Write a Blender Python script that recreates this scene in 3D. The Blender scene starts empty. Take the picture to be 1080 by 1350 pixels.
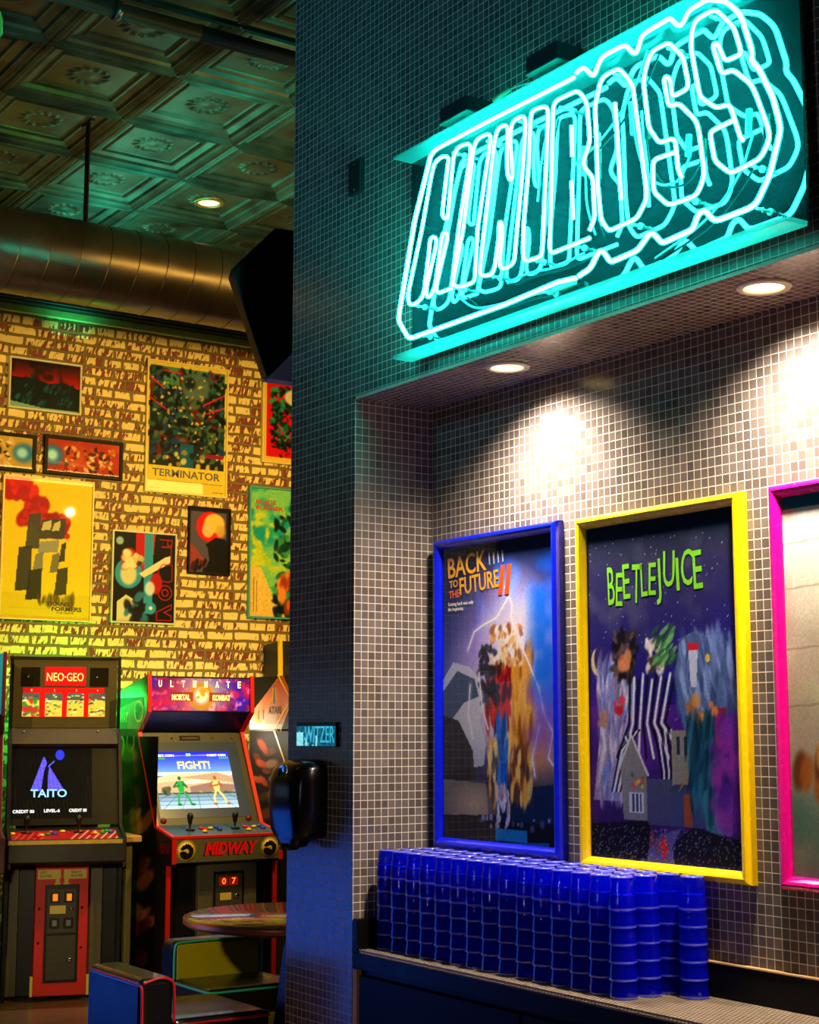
import bpy, bmesh, math, random
import numpy as np
from mathutils import Vector, Matrix
random.seed(7)
S = bpy.context.scene
C = S.collection
V = Vector
PI = math.pi
# ------------------------------------------------------------------ camera, world, exposure
Rx = V((0.562, 0.827, 0.0)).normalized()      # camera right
F = V((-0.819, 0.556, 0.139)).normalized()    # camera forward
Rx = (Rx - F * Rx.dot(F)).normalized()
U_ = Rx.cross(F)
cd = bpy.data.cameras.new('camera')
cam = bpy.data.objects.new('camera', cd)
cam.matrix_world = Matrix(((Rx.x, U_.x, -F.x, 0), (Rx.y, U_.y, -F.y, 0), (Rx.z, U_.z, -F.z, 1.44), (0, 0, 0, 1)))
cd.sensor_fit = 'VERTICAL'
cd.sensor_height = 36.0
cd.lens = 36.0 * 2057 / 1350
cd.clip_start = .05
C.objects.link(cam)
S.camera = cam
S.view_settings.view_transform = 'Standard'
S.view_settings.look = 'None'
S.view_settings.exposure = 0.0
S.view_settings.gamma = 1.0
S.view_settings.use_curve_mapping = False
S.cycles.transparent_max_bounces = 32
S.cycles.max_bounces = 8
S.cycles.diffuse_bounces = 2
S.cycles.glossy_bounces = 4
S.cycles.sample_clamp_indirect = 6.0
S.cycles.caustics_reflective = False
S.cycles.caustics_refractive = False
w = bpy.data.worlds.new('world')
S.world = w
w.use_nodes = True
w.node_tree.nodes['Background'].inputs[0].default_value = (.05, .10, .16, 1)
w.node_tree.nodes['Background'].inputs[1].default_value = .05


def lamp(name, kind, loc, aim, col, power, size=.1, size_y=None, cone=None, blend=.5):
    d = bpy.data.lights.new(name, kind)
    d.color = col
    d.energy = power
    if kind == 'AREA':
        d.size = size
        if size_y:
            d.shape = 'RECTANGLE'
            d.size_y = size_y
    else:
        d.shadow_soft_size = size
    if kind == 'SPOT':
        d.spot_size = math.radians(cone)
        d.spot_blend = blend
    o = bpy.data.objects.new(name, d)
    o.location = loc
    if aim:
        o.rotation_euler = (V(aim) - V(loc)).to_track_quat('-Z', 'Y').to_euler()
    C.objects.link(o)
    return o


# lights of the room and added fills: yellow spots on the brick wall, added teal fill on the tin ceiling, green and white lamps behind the machines, blue light from the room at left
YEL = (1, .66, .16)
lamp('brick_spotlight', 'SPOT', (-5.9, 4.9, 3.25), (-9.1, 3.9, 2.5), YEL, 430, .03, cone=95, blend=.9)
lamp('brick_spotlight', 'SPOT', (-5.6, .4, 3.3), (-9.1, 3.3, 2.6), YEL, 330, .03, cone=70, blend=.9)
lamp('duct_band_fill', 'AREA', (-5.25, 4.75, 3.65), (-7, 4.75, 3.66), (1, .62, .14), 28, 3.4, .12)  # added unseen strip behind the pillar, draws the yellow band along the duct
lamp('brick_low_spotlight', 'SPOT', (-6.6, 3.8, 3.0), (-9.1, 3.9, 1.2), (1, .74, .32), 8, .15, cone=70, blend=.9)
lamp('ceiling_teal_fill', 'AREA', (-7.9, 3.6, 3.75), (-7.75, 3.6, 5), (.02, .8, .5), 17, .25, 4.0).data.spread = math.radians(145)  # added area light facing up, tints the ceiling teal; no fixture
lamp('near_ceiling_light', 'AREA', (-5.6, 1.6, 3.0), (-6.4, 2.4, 4.4), (.2, .8, .7), .7, .4)
lamp('green_lamp', 'POINT', (-8.80, 3.60, 1.62), None, (.02, 1, .1), 16, .03)
lamp('white_lamp', 'POINT', (-8.85, 4.52, 1.40), None, (1, .86, .6), 12, .03)
lamp('blue_area_light', 'AREA', (-6.35, 1.45, .5), (-5.0, 2.7, .55), (.015, .14, 1), 7, 1.0, .8)
lamp('steel_blue_light', 'AREA', (-8.85, -.1, 1.5), (-4.5, 2.7, 1.5), (.16, .34, .55), 2.2, 1.3, .55)
lamp('room_teal_fill', 'SPOT', (-4.6, -1.4, 3.5), (-3.9, 2.7, 3.55), (.02, .42, .62), 190, .25, cone=44, blend=1)  # added teal fill spot for the upper tiles, out of view
lamp('glass_streak_fill', 'AREA', (-2.4, -1.0, 1.7), (-3.6, 2.8, 1.0), (.8, .82, 1), 5, .04, 1.1)  # added unseen vertical strip for the streaks on the tumblers
lamp('low_front_spotlight', 'SPOT', (-4.9, 1.5, 1.3), (-8.1, 3.6, .42), (1, .8, .42), 130, .05, cone=24, blend=.7)
lamp('seat_spotlight', 'SPOT', (-4.2, 1.2, 1.6), (-5.8, 3.0, .5), (1, .82, .2), 130, .05, cone=17, blend=.6)

# ------------------------------------------------------------------ materials
MATS = {}


def lin(c):
    c = np.asarray(c, float) / 255.0
    return np.where(c <= .04045, c / 12.92, ((c + .055) / 1.055) ** 2.4)


def L4(c):
    l = lin(c)
    return (float(l[0]), float(l[1]), float(l[2]), 1)


def mat(name, col, rough=.5, metal=0., emis=0., ecol=None, spec=.5, coat=0., noise=0., nscale=20., alpha=1.):
    if name in MATS:
        return MATS[name]
    m = bpy.data.materials.new(name)
    m.use_nodes = True
    nt = m.node_tree
    b = nt.nodes['Principled BSDF']
    c4 = L4(col)
    b.inputs['Base Color'].default_value = c4
    b.inputs['Roughness'].default_value = rough
    b.inputs['Metallic'].default_value = metal
    b.inputs['Specular IOR Level'].default_value = spec
    b.inputs['Coat Weight'].default_value = coat
    if emis:
        b.inputs['Emission Color'].default_value = L4(ecol or col)
        b.inputs['Emission Strength'].default_value = emis
    if noise:
        tc = nt.nodes.new('ShaderNodeTexCoord')
        n = nt.nodes.new('ShaderNodeTexNoise')
        n.inputs['Scale'].default_value = nscale
        n.inputs['Detail'].default_value = 5
        nt.links.new(tc.outputs['Object'], n.inputs['Vector'])
        mx = nt.nodes.new('ShaderNodeMix')
        mx.data_type = 'RGBA'
        mx.inputs[6].default_value = tuple(max(0, q * (1 - noise)) for q in c4[:3]) + (1,)
        mx.inputs[7].default_value = tuple(min(1, q * (1 + noise)) for q in c4[:3]) + (1,)
        nt.links.new(n.outputs['Fac'], mx.inputs[0])
        nt.links.new(mx.outputs[2], b.inputs['Base Color'])
        mr = nt.nodes.new('ShaderNodeMapRange')
        mr.inputs[3].default_value = max(.02, rough - .12)
        mr.inputs[4].default_value = min(1, rough + .12)
        nt.links.new(n.outputs['Fac'], mr.inputs[0])
        nt.links.new(mr.outputs[0], b.inputs['Roughness'])
    MATS[name] = m
    return m


def coords(nt, axes):
    tc = nt.nodes.new('ShaderNodeTexCoord')
    sp = nt.nodes.new('ShaderNodeSeparateXYZ')
    cb = nt.nodes.new('ShaderNodeCombineXYZ')
    nt.links.new(tc.outputs['Object'], sp.inputs[0])
    for i, a in enumerate(axes):
        nt.links.new(sp.outputs['XYZ'.index(a)], cb.inputs[i])
    return cb.outputs[0]


def tile_mat(name, axes):
    m = bpy.data.materials.new(name)
    m.use_nodes = True
    nt = m.node_tree
    b = nt.nodes['Principled BSDF']
    br = nt.nodes.new('ShaderNodeTexBrick')
    br.offset = 0
    br.squash = 1
    for k, v in (('Scale', 1), ('Mortar Size', .0012), ('Mortar Smooth', .15), ('Bias', 0), ('Brick Width', .0265), ('Row Height', .0265)):
        br.inputs[k].default_value = v
    br.inputs['Color1'].default_value = L4((116, 106, 100))
    br.inputs['Color2'].default_value = L4((88, 80, 76))
    br.inputs['Mortar'].default_value = L4((225, 212, 196))
    nt.links.new(coords(nt, axes), br.inputs['Vector'])
    nt.links.new(br.outputs['Color'], b.inputs['Base Color'])
    mr = nt.nodes.new('ShaderNodeMapRange')
    mr.inputs[3].default_value = .21
    mr.inputs[4].default_value = .85
    nt.links.new(br.outputs['Fac'], mr.inputs[0])
    nt.links.new(mr.outputs[0], b.inputs['Roughness'])
    bp = nt.nodes.new('ShaderNodeBump')
    bp.invert = True
    bp.inputs['Strength'].default_value = .6
    bp.inputs['Distance'].default_value = .001
    nt.links.new(br.outputs['Fac'], bp.inputs['Height'])
    nt.links.new(bp.outputs[0], b.inputs['Normal'])
    return m


def brick_mat():
    m = bpy.data.materials.new('painted_brick')
    m.use_nodes = True
    nt = m.node_tree
    N, K = nt.nodes, nt.links
    b = N['Principled BSDF']
    vec = coords(nt, 'YZX')
    wob = N.new('ShaderNodeTexNoise')
    wob.inputs['Scale'].default_value = 9
    K.new(vec, wob.inputs['Vector'])
    ma = N.new('ShaderNodeVectorMath')
    ma.operation = 'MULTIPLY_ADD'
    ma.inputs[1].default_value = (.03, .018, 0)
    K.new(wob.outputs['Color'], ma.inputs[0])
    K.new(vec, ma.inputs[2])
    br = N.new('ShaderNodeTexBrick')
    br.offset = .42
    br.squash = .62
    br.squash_frequency = 3
    for k, v in (('Scale', 1), ('Mortar Size', .0105), ('Mortar Smooth', .3), ('Bias', 0), ('Brick Width', .2), ('Row Height', .0655)):
        br.inputs[k].default_value = v
    br.inputs['Color1'].default_value = (1, 1, 1, 1)
    br.inputs['Color2'].default_value = (.25, .25, .25, 1)
    br.inputs['Mortar'].default_value = (.5, .5, .5, 1)
    K.new(ma.outputs[0], br.inputs['Vector'])
    # slanted chipped strokes where the paint is gone
    mp = N.new('ShaderNodeMapping')
    mp.vector_type = 'TEXTURE'
    mp.inputs['Rotation'].default_value = (0, 0, -.24)
    mp.inputs['Scale'].default_value = (1 / 46, 1 / 12, 1)
    K.new(vec, mp.inputs['Vector'])
    ch = N.new('ShaderNodeTexNoise')
    ch.inputs['Scale'].default_value = 1
    ch.inputs['Detail'].default_value = 2.5
    ch.inputs['Roughness'].default_value = .6
    K.new(mp.outputs[0], ch.inputs['Vector'])
    big = N.new('ShaderNodeTexNoise')
    big.inputs['Scale'].default_value = 4.5
    big.inputs['Detail'].default_value = 3
    K.new(vec, big.inputs['Vector'])
    ad = N.new('ShaderNodeMath')
    ad.operation = 'MULTIPLY_ADD'
    ad.inputs[1].default_value = .55
    K.new(big.outputs['Fac'], ad.inputs[0])
    K.new(ch.outputs['Fac'], ad.inputs[2])
    ad2 = N.new('ShaderNodeMath')
    ad2.operation = 'MULTIPLY_ADD'
    ad2.inputs[1].default_value = .16
    K.new(br.outputs['Color'], ad2.inputs[0])
    K.new(ad.outputs[0], ad2.inputs[2])
    rp = N.new('ShaderNodeMapRange')
    rp.inputs[1].default_value = .905
    rp.inputs[2].default_value = .93
    K.new(ad2.outputs[0], rp.inputs[0])
    gr = N.new('ShaderNodeTexNoise')
    gr.inputs['Scale'].default_value = 55
    gr.inputs['Detail'].default_value = 4
    K.new(vec, gr.inputs['Vector'])
    pc = N.new('ShaderNodeMix')
    pc.data_type = 'RGBA'
    pc.inputs[6].default_value = L4((214, 178, 92))
    pc.inputs[7].default_value = L4((243, 214, 134))
    K.new(gr.outputs['Fac'], pc.inputs[0])
    mx = N.new('ShaderNodeMix')
    mx.data_type = 'RGBA'
    K.new(rp.outputs[0], mx.inputs[0])
    K.new(pc.outputs[2], mx.inputs[6])
    mx.inputs[7].default_value = L4((116, 38, 18))
    m2 = N.new('ShaderNodeMix')
    m2.data_type = 'RGBA'
    K.new(br.outputs['Fac'], m2.inputs[0])
    K.new(mx.outputs[2], m2.inputs[6])
    m2.inputs[7].default_value = L4((112, 86, 36))
    K.new(m2.outputs[2], b.inputs['Base Color'])
    b.inputs['Roughness'].default_value = .62
    hh = N.new('ShaderNodeMath')
    hh.operation = 'MULTIPLY_ADD'
    hh.inputs[1].default_value = .25
    K.new(rp.outputs[0], hh.inputs[0])
    K.new(br.outputs['Fac'], hh.inputs[2])
    bp = N.new('ShaderNodeBump')
    bp.invert = True
    bp.inputs['Strength'].default_value = .9
    bp.inputs['Distance'].default_value = .008
    K.new(hh.outputs[0], bp.inputs['Height'])
    K.new(bp.outputs[0], b.inputs['Normal'])
    return m


def wood_floor_mat():
    m = bpy.data.materials.new('plank_floor')
    m.use_nodes = True
    nt = m.node_tree
    N, K = nt.nodes, nt.links
    b = N['Principled BSDF']
    br = N.new('ShaderNodeTexBrick')
    for k, v in (('Scale', 1), ('Mortar Size', .002), ('Brick Width', 1.2), ('Row Height', .14)):
        br.inputs[k].default_value = v
    br.inputs['Color1'].default_value = L4((150, 112, 78))
    br.inputs['Color2'].default_value = L4((112, 80, 54))
    br.inputs['Mortar'].default_value = L4((40, 26, 16))
    vec = coords(nt, 'YXZ')
    K.new(vec, br.inputs['Vector'])
    mp = N.new('ShaderNodeMapping')
    mp.inputs['Scale'].default_value = (3, 40, 1)
    K.new(vec, mp.inputs['Vector'])
    n = N.new('ShaderNodeTexNoise')
    n.inputs['Scale'].default_value = 1
    n.inputs['Detail'].default_value = 6
    K.new(mp.outputs[0], n.inputs['Vector'])
    mx = N.new('ShaderNodeMix')
    mx.data_type = 'RGBA'
    mx.blend_type = 'MULTIPLY'
    mx.inputs[0].default_value = .6
    K.new(br.outputs['Color'], mx.inputs[6])
    K.new(n.outputs['Color'], mx.inputs[7])
    K.new(mx.outputs[2], b.inputs['Base Color'])
    b.inputs['Roughness'].default_value = .3
    return m


def art_mat(name, rough=.45, emis=0., coat=0., spec=.08):
    if name in MATS:
        return MATS[name]
    m = bpy.data.materials.new(name)
    m.use_nodes = True
    nt = m.node_tree
    b = nt.nodes['Principled BSDF']
    a = nt.nodes.new('ShaderNodeAttribute')
    a.attribute_name = 'ink'
    nt.links.new(a.outputs['Color'], b.inputs['Base Color'])
    b.inputs['Roughness'].default_value = rough
    b.inputs['Specular IOR Level'].default_value = spec
    b.inputs['Coat Weight'].default_value = coat
    if emis:
        nt.links.new(a.outputs['Color'], b.inputs['Emission Color'])
        b.inputs['Emission Strength'].default_value = emis
        nt.links.remove(b.inputs['Base Color'].links[0])
        b.inputs['Base Color'].default_value = (.012, .012, .012, 1)
    MATS[name] = m
    return m


def front_only(nt, fac):
    """a thin sheet reflects once, at its outer face"""
    g = nt.nodes.new('ShaderNodeNewGeometry')
    s = nt.nodes.new('ShaderNodeMath')
    s.operation = 'SUBTRACT'
    s.inputs[0].default_value = 1
    nt.links.new(g.outputs['Backfacing'], s.inputs[1])
    q = nt.nodes.new('ShaderNodeMath')
    q.operation = 'MULTIPLY'
    nt.links.new(fac, q.inputs[0])
    nt.links.new(s.outputs[0], q.inputs[1])
    return q.outputs[0]


def pane_mat():
    m = bpy.data.materials.new('poster_glass')
    m.use_nodes = True
    nt = m.node_tree
    N, K = nt.nodes, nt.links
    for n in list(N):
        N.remove(n)
    o = N.new('ShaderNodeOutputMaterial')
    t = N.new('ShaderNodeBsdfTransparent')
    g = N.new('ShaderNodeBsdfGlossy')
    g.inputs['Roughness'].default_value = .015
    fr = N.new('ShaderNodeFresnel')
    fr.inputs[0].default_value = 1.45
    mx = N.new('ShaderNodeMixShader')
    K.new(front_only(nt, fr.outputs[0]), mx.inputs[0])
    K.new(t.outputs[0], mx.inputs[1])
    K.new(g.outputs[0], mx.inputs[2])
    K.new(mx.outputs[0], o.inputs[0])
    return m


def tumbler_mat():
    m = bpy.data.materials.new('cobalt_blue_glass')
    m.use_nodes = True
    nt = m.node_tree
    N, K = nt.nodes, nt.links
    for n in list(N):
        N.remove(n)
    o = N.new('ShaderNodeOutputMaterial')
    t = N.new('ShaderNodeBsdfTransparent')
    t.inputs[0].default_value = (.34, .46, 1, 1)
    tr = N.new('ShaderNodeBsdfTranslucent')
    tr.inputs[0].default_value = (.004, .012, 1, 1)
    df = N.new('ShaderNodeBsdfDiffuse')
    df.inputs[0].default_value = (.004, .012, 1, 1)
    a1 = N.new('ShaderNodeMixShader')
    a1.inputs[0].default_value = .5
    K.new(tr.outputs[0], a1.inputs[1])
    K.new(df.outputs[0], a1.inputs[2])
    a2 = N.new('ShaderNodeMixShader')
    a2.inputs[0].default_value = .22
    K.new(t.outputs[0], a2.inputs[1])
    K.new(a1.outputs[0], a2.inputs[2])
    g = N.new('ShaderNodeBsdfGlossy')
    g.inputs['Roughness'].default_value = .03
    fr = N.new('ShaderNodeFresnel')
    fr.inputs[0].default_value = 1.55
    mx = N.new('ShaderNodeMixShader')
    K.new(front_only(nt, fr.outputs[0]), mx.inputs[0])
    K.new(a2.outputs[0], mx.inputs[1])
    K.new(g.outputs[0], mx.inputs[2])
    K.new(mx.outputs[0], o.inputs[0])
    return m


def shell_mat():
    m = bpy.data.materials.new('neon_tube_glass')
    m.use_nodes = True
    nt = m.node_tree
    N, K = nt.nodes, nt.links
    for n in list(N):
        N.remove(n)
    o = N.new('ShaderNodeOutputMaterial')
    t = N.new('ShaderNodeBsdfTransparent')
    e = N.new('ShaderNodeEmission')
    e.inputs[0].default_value = (0, 1, .86, 1)
    e.inputs[1].default_value = 24
    ad = N.new('ShaderNodeAddShader')
    K.new(t.outputs[0], ad.inputs[0])
    K.new(e.outputs[0], ad.inputs[1])
    K.new(ad.outputs[0], o.inputs[0])
    return m


def mirror_mat():
    m = bpy.data.materials.new('black_acrylic')
    m.use_nodes = True
    nt = m.node_tree
    N, K = nt.nodes, nt.links
    for n in list(N):
        N.remove(n)
    o = N.new('ShaderNodeOutputMaterial')
    d = N.new('ShaderNodeBsdfDiffuse')
    d.inputs[0].default_value = (.012, .035, .04, 1)
    g = N.new('ShaderNodeBsdfGlossy')
    g.inputs[0].default_value = (.20, .22, .22, 1)
    g.inputs['Roughness'].default_value = .02
    mx = N.new('ShaderNodeMixShader')
    mx.inputs[0].default_value = .6
    K.new(d.outputs[0], mx.inputs[1])
    K.new(g.outputs[0], mx.inputs[2])
    K.new(mx.outputs[0], o.inputs[0])
    return m


def acrylic_mat():
    m = bpy.data.materials.new('clear_acrylic')
    m.use_nodes = True
    nt = m.node_tree
    N, K = nt.nodes, nt.links
    for n in list(N):
        N.remove(n)
    o = N.new('ShaderNodeOutputMaterial')
    tr = N.new('ShaderNodeBsdfTranslucent')
    tr.inputs[0].default_value = (.12, .85, .78, 1)
    d = N.new('ShaderNodeBsdfDiffuse')
    d.inputs[0].default_value = (.12, .7, .66, 1)
    tp = N.new('ShaderNodeBsdfTransparent')
    a = N.new('ShaderNodeMixShader')
    a.inputs[0].default_value = .4
    K.new(tr.outputs[0], a.inputs[1])
    K.new(d.outputs[0], a.inputs[2])
    a2 = N.new('ShaderNodeMixShader')
    a2.inputs[0].default_value = .3
    K.new(a.outputs[0], a2.inputs[1])
    K.new(tp.outputs[0], a2.inputs[2])
    g = N.new('ShaderNodeBsdfGlossy')
    g.inputs['Roughness'].default_value = .15
    mx = N.new('ShaderNodeMixShader')
    mx.inputs[0].default_value = .12
    K.new(a2.outputs[0], mx.inputs[1])
    K.new(g.outputs[0], mx.inputs[2])
    K.new(mx.outputs[0], o.inputs[0])
    return m


# ------------------------------------------------------------------ mesh helpers
def wm(o):
    m = o.matrix_basis.copy()
    while o.parent:
        o = o.parent
        m = o.matrix_basis @ m
    return m


class MB:
    def __init__(s):
        s.v = []
        s.f = []
        s.sm = []

    def add(s, vs, fs, smooth=False):
        n = len(s.v)
        s.v += [tuple(q) for q in vs]
        s.f += [tuple(i + n for i in f) for f in fs]
        s.sm += [smooth] * len(fs)
        return s

    def box(s, x0, x1, y0, y1, z0, z1):
        vs = [(x, y, z) for z in (z0, z1) for y in (y0, y1) for x in (x0, x1)]
        return s.add(vs, [(0, 2, 3, 1), (4, 5, 7, 6), (0, 1, 5, 4), (2, 6, 7, 3), (0, 4, 6, 2), (1, 3, 7, 5)])

    def prism(s, poly, ax, a, b):
        """poly of two coordinates, extruded along axis ax (the two coordinates are the other axes in xyz order)"""
        def p(q, t):
            return {'x': (t, q[0], q[1]), 'y': (q[0], t, q[1]), 'z': (q[0], q[1], t)}[ax]
        n = len(poly)
        vs = [p(q, a) for q in poly] + [p(q, b) for q in poly]
        return s.add(vs, [tuple(range(n)), tuple(range(2 * n - 1, n - 1, -1))] + [(i, (i + 1) % n, n + (i + 1) % n, n + i) for i in range(n)])

    def quad(s, p0, Ud, Vd, w_, h_, th, nrm):
        """slab: rectangle w x h spanned from p0 by unit Ud, Vd with thickness th along nrm (front face at p0 + th*nrm)"""
        p0, Ud, Vd, nrm = V(p0), V(Ud), V(Vd), V(nrm)
        a = [p0, p0 + Ud * w_, p0 + Ud * w_ + Vd * h_, p0 + Vd * h_]
        vs = a + [q + nrm * th for q in a]
        return s.add(vs, [(0, 3, 2, 1), (4, 5, 6, 7), (0, 1, 5, 4), (1, 2, 6, 5), (2, 3, 7, 6), (3, 0, 4, 7)])

    def lathe(s, prof, c=(0, 0, 0), ax='z', n=24, closed=False):
        c = V(c)
        vs = []
        for r, h in prof:
            for i in range(n):
                t = 2 * PI * i / n
                a, b = r * math.cos(t), r * math.sin(t)
                vs.append(c + {'z': V((a, b, h)), 'x': V((h, a, b)), 'y': V((b, h, a))}[ax])
        m = len(prof)
        fs = [(j * n + i, j * n + (i + 1) % n, (j + 1) * n + (i + 1) % n, (j + 1) * n + i) for j in range(m - 1) for i in range(n)]
        if closed:
            fs += [((m - 1) * n + i, (m - 1) * n + (i + 1) % n, (i + 1) % n, i) for i in range(n)]
        else:
            fs += [tuple(range(n - 1, -1, -1)), tuple((m - 1) * n + i for i in range(n))]
        return s.add(vs, fs, True)

    def cyl(s, a, b, r, n=14, r2=None):
        return s.tube([a, b], r, n, r2=r2)

    def tube(s, pts, r, n=10, closed=False, r2=None):
        pts = [V(p) for p in pts]
        m = len(pts)
        vs = []
        up = None
        for i, p in enumerate(pts):
            if closed:
                t = (pts[(i + 1) % m] - pts[i - 1]).normalized()
            else:
                t = (pts[min(i + 1, m - 1)] - pts[max(i - 1, 0)]).normalized()
            if up is None:
                up = t.orthogonal().normalized()
            else:
                up = (up - t * up.dot(t))
                up = up.normalized() if up.length > 1e-6 else t.orthogonal().normalized()
            sd = t.cross(up)
            rr = r if r2 is None else r + (r2 - r) * i / max(1, m - 1)
            for k in range(n):
                a = 2 * PI * k / n
                vs.append(p + up * (rr * math.cos(a)) + sd * (rr * math.sin(a)))
        fs = [(j * n + k, j * n + (k + 1) % n, ((j + 1) % m) * n + (k + 1) % n, ((j + 1) % m) * n + k) for j in range(m if closed else m - 1) for k in range(n)]
        if not closed:
            fs += [tuple(range(n - 1, -1, -1)), tuple((m - 1) * n + k for k in range(n))]
        return s.add(vs, fs, True)

    def ribbon(s, pts, y0, y1, th):
        """strip following a polyline in x,z between y0 and y1, th thick"""
        for (x0, z0), (x1, z1) in zip(pts, pts[1:]):
            d = V((x1 - x0, z1 - z0))
            L = d.length
            d /= L
            nx, nz = d.y * th / 2, -d.x * th / 2
            e = th * .3
            a = (x0 - d.x * e, z0 - d.y * e)
            b = (x1 + d.x * e, z1 + d.y * e)
            s.prism([(a[0] + nx, a[1] + nz), (b[0] + nx, b[1] + nz), (b[0] - nx, b[1] - nz), (a[0] - nx, a[1] - nz)], 'y', y0, y1)
        return s

    def build(s, name, m, parent=None, bevel=0., local=False, kind=None, seg=2, flat=False):
        me = bpy.data.meshes.new(name)
        vs = s.v
        if parent is not None and not local:
            iv = wm(parent).inverted()
            vs = [iv @ V(q) for q in vs]
        me.from_pydata([tuple(q) for q in vs], [], s.f)
        bm = bmesh.new()
        bm.from_mesh(me)
        bmesh.ops.recalc_face_normals(bm, faces=bm.faces)
        bm.to_mesh(me)
        bm.free()
        if not flat:
            me.polygons.foreach_set('use_smooth', s.sm)
        me.materials.append(m)
        o = bpy.data.objects.new(name, me)
        C.objects.link(o)
        if parent is not None:
            o.parent = parent
        if bevel:
            md = o.modifiers.new('bevel', 'BEVEL')
            md.width = bevel
            md.segments = seg
            md.limit_method = 'ANGLE'
        if kind:
            o['kind'] = kind
        return o


def tag(o, label, cat, group=None):
    o['label'] = label
    o['category'] = cat
    if group:
        o['group'] = group
    return o


def thing(name, label, cat, loc=(0, 0, 0), rz=0., group=None):
    o = bpy.data.objects.new(name, None)
    o.empty_display_size = .1
    C.objects.link(o)
    o.location = loc
    o.rotation_euler = (0, 0, rz)
    return tag(o, label, cat, group)


def struct(name, mb, m, **k):
    return mb.build(name, m, kind='structure', **k)


_FC = {}


def lettering(body, p0, Ud, Vd, w_, h_, m, parent, name='lettering', lift=.0008, depth=.0006, shear=0., bold=0., local=False, rot=0.):
    """letters stretched to w x h; p0 is the lower left corner on a surface spanned by Ud, Vd"""
    key = (body, round(shear, 3), round(bold, 3))
    if key not in _FC:
        cu = bpy.data.curves.new('t', 'FONT')
        cu.body = body
        cu.shear = shear
        cu.offset = bold
        cu.resolution_u = 3
        cu.extrude = .01
        ob = bpy.data.objects.new('t', cu)
        C.objects.link(ob)
        bpy.context.view_layer.update()
        me = bpy.data.meshes.new_from_object(ob.evaluated_get(bpy.context.evaluated_depsgraph_get()))
        co = np.array([tuple(q.co) for q in me.vertices])
        fs = [tuple(p.vertices) for p in me.polygons]
        bpy.data.objects.remove(ob)
        bpy.data.curves.remove(cu)
        bpy.data.meshes.remove(me)
        lo, hi = co.min(0), co.max(0)
        co = (co - lo) / (hi - lo)
        _FC[key] = (co, fs)
    co, fs = _FC[key]
    p0, Ud, Vd = V(p0), V(Ud).normalized(), V(Vd).normalized()
    nr = Ud.cross(Vd)
    if rot:
        q = Matrix.Rotation(rot, 3, nr)
        Ud, Vd = q @ Ud, q @ Vd
    vs = [p0 + Ud * (c[0] * w_) + Vd * (c[1] * h_) + nr * (lift - depth + c[2] * depth) for c in co]
    return MB().add(vs, fs).build(name, m, parent, local=local)


def chaikin(pts, closed, k=2, q=.22):
    pts = [V(p) for p in pts]
    for _ in range(k):
        out = []
        n = len(pts)
        for i in range(n if closed else n - 1):
            a, b = pts[i], pts[(i + 1) % n]
            out += [a.lerp(b, q), a.lerp(b, 1 - q)]
        if not closed:
            out = [pts[0]] + out + [pts[-1]]
        pts = out
    return pts


def fillet(pts, closed, d=.016, n=4):
    pts = [V(q) for q in pts]
    m = len(pts)
    out = []
    for i in range(m):
        if not closed and i in (0, m - 1):
            out.append(pts[i])
            continue
        a, b, c = pts[i - 1], pts[i], pts[(i + 1) % m]
        e1, e2 = min(d, (a - b).length * .48), min(d, (c - b).length * .48)
        s, t = b + (a - b).normalized() * e1, b + (c - b).normalized() * e2
        for k in range(n + 1):
            u = k / n
            out.append(s * (1 - u) ** 2 + b * (2 * u * (1 - u)) + t * u ** 2)
    return out


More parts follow.
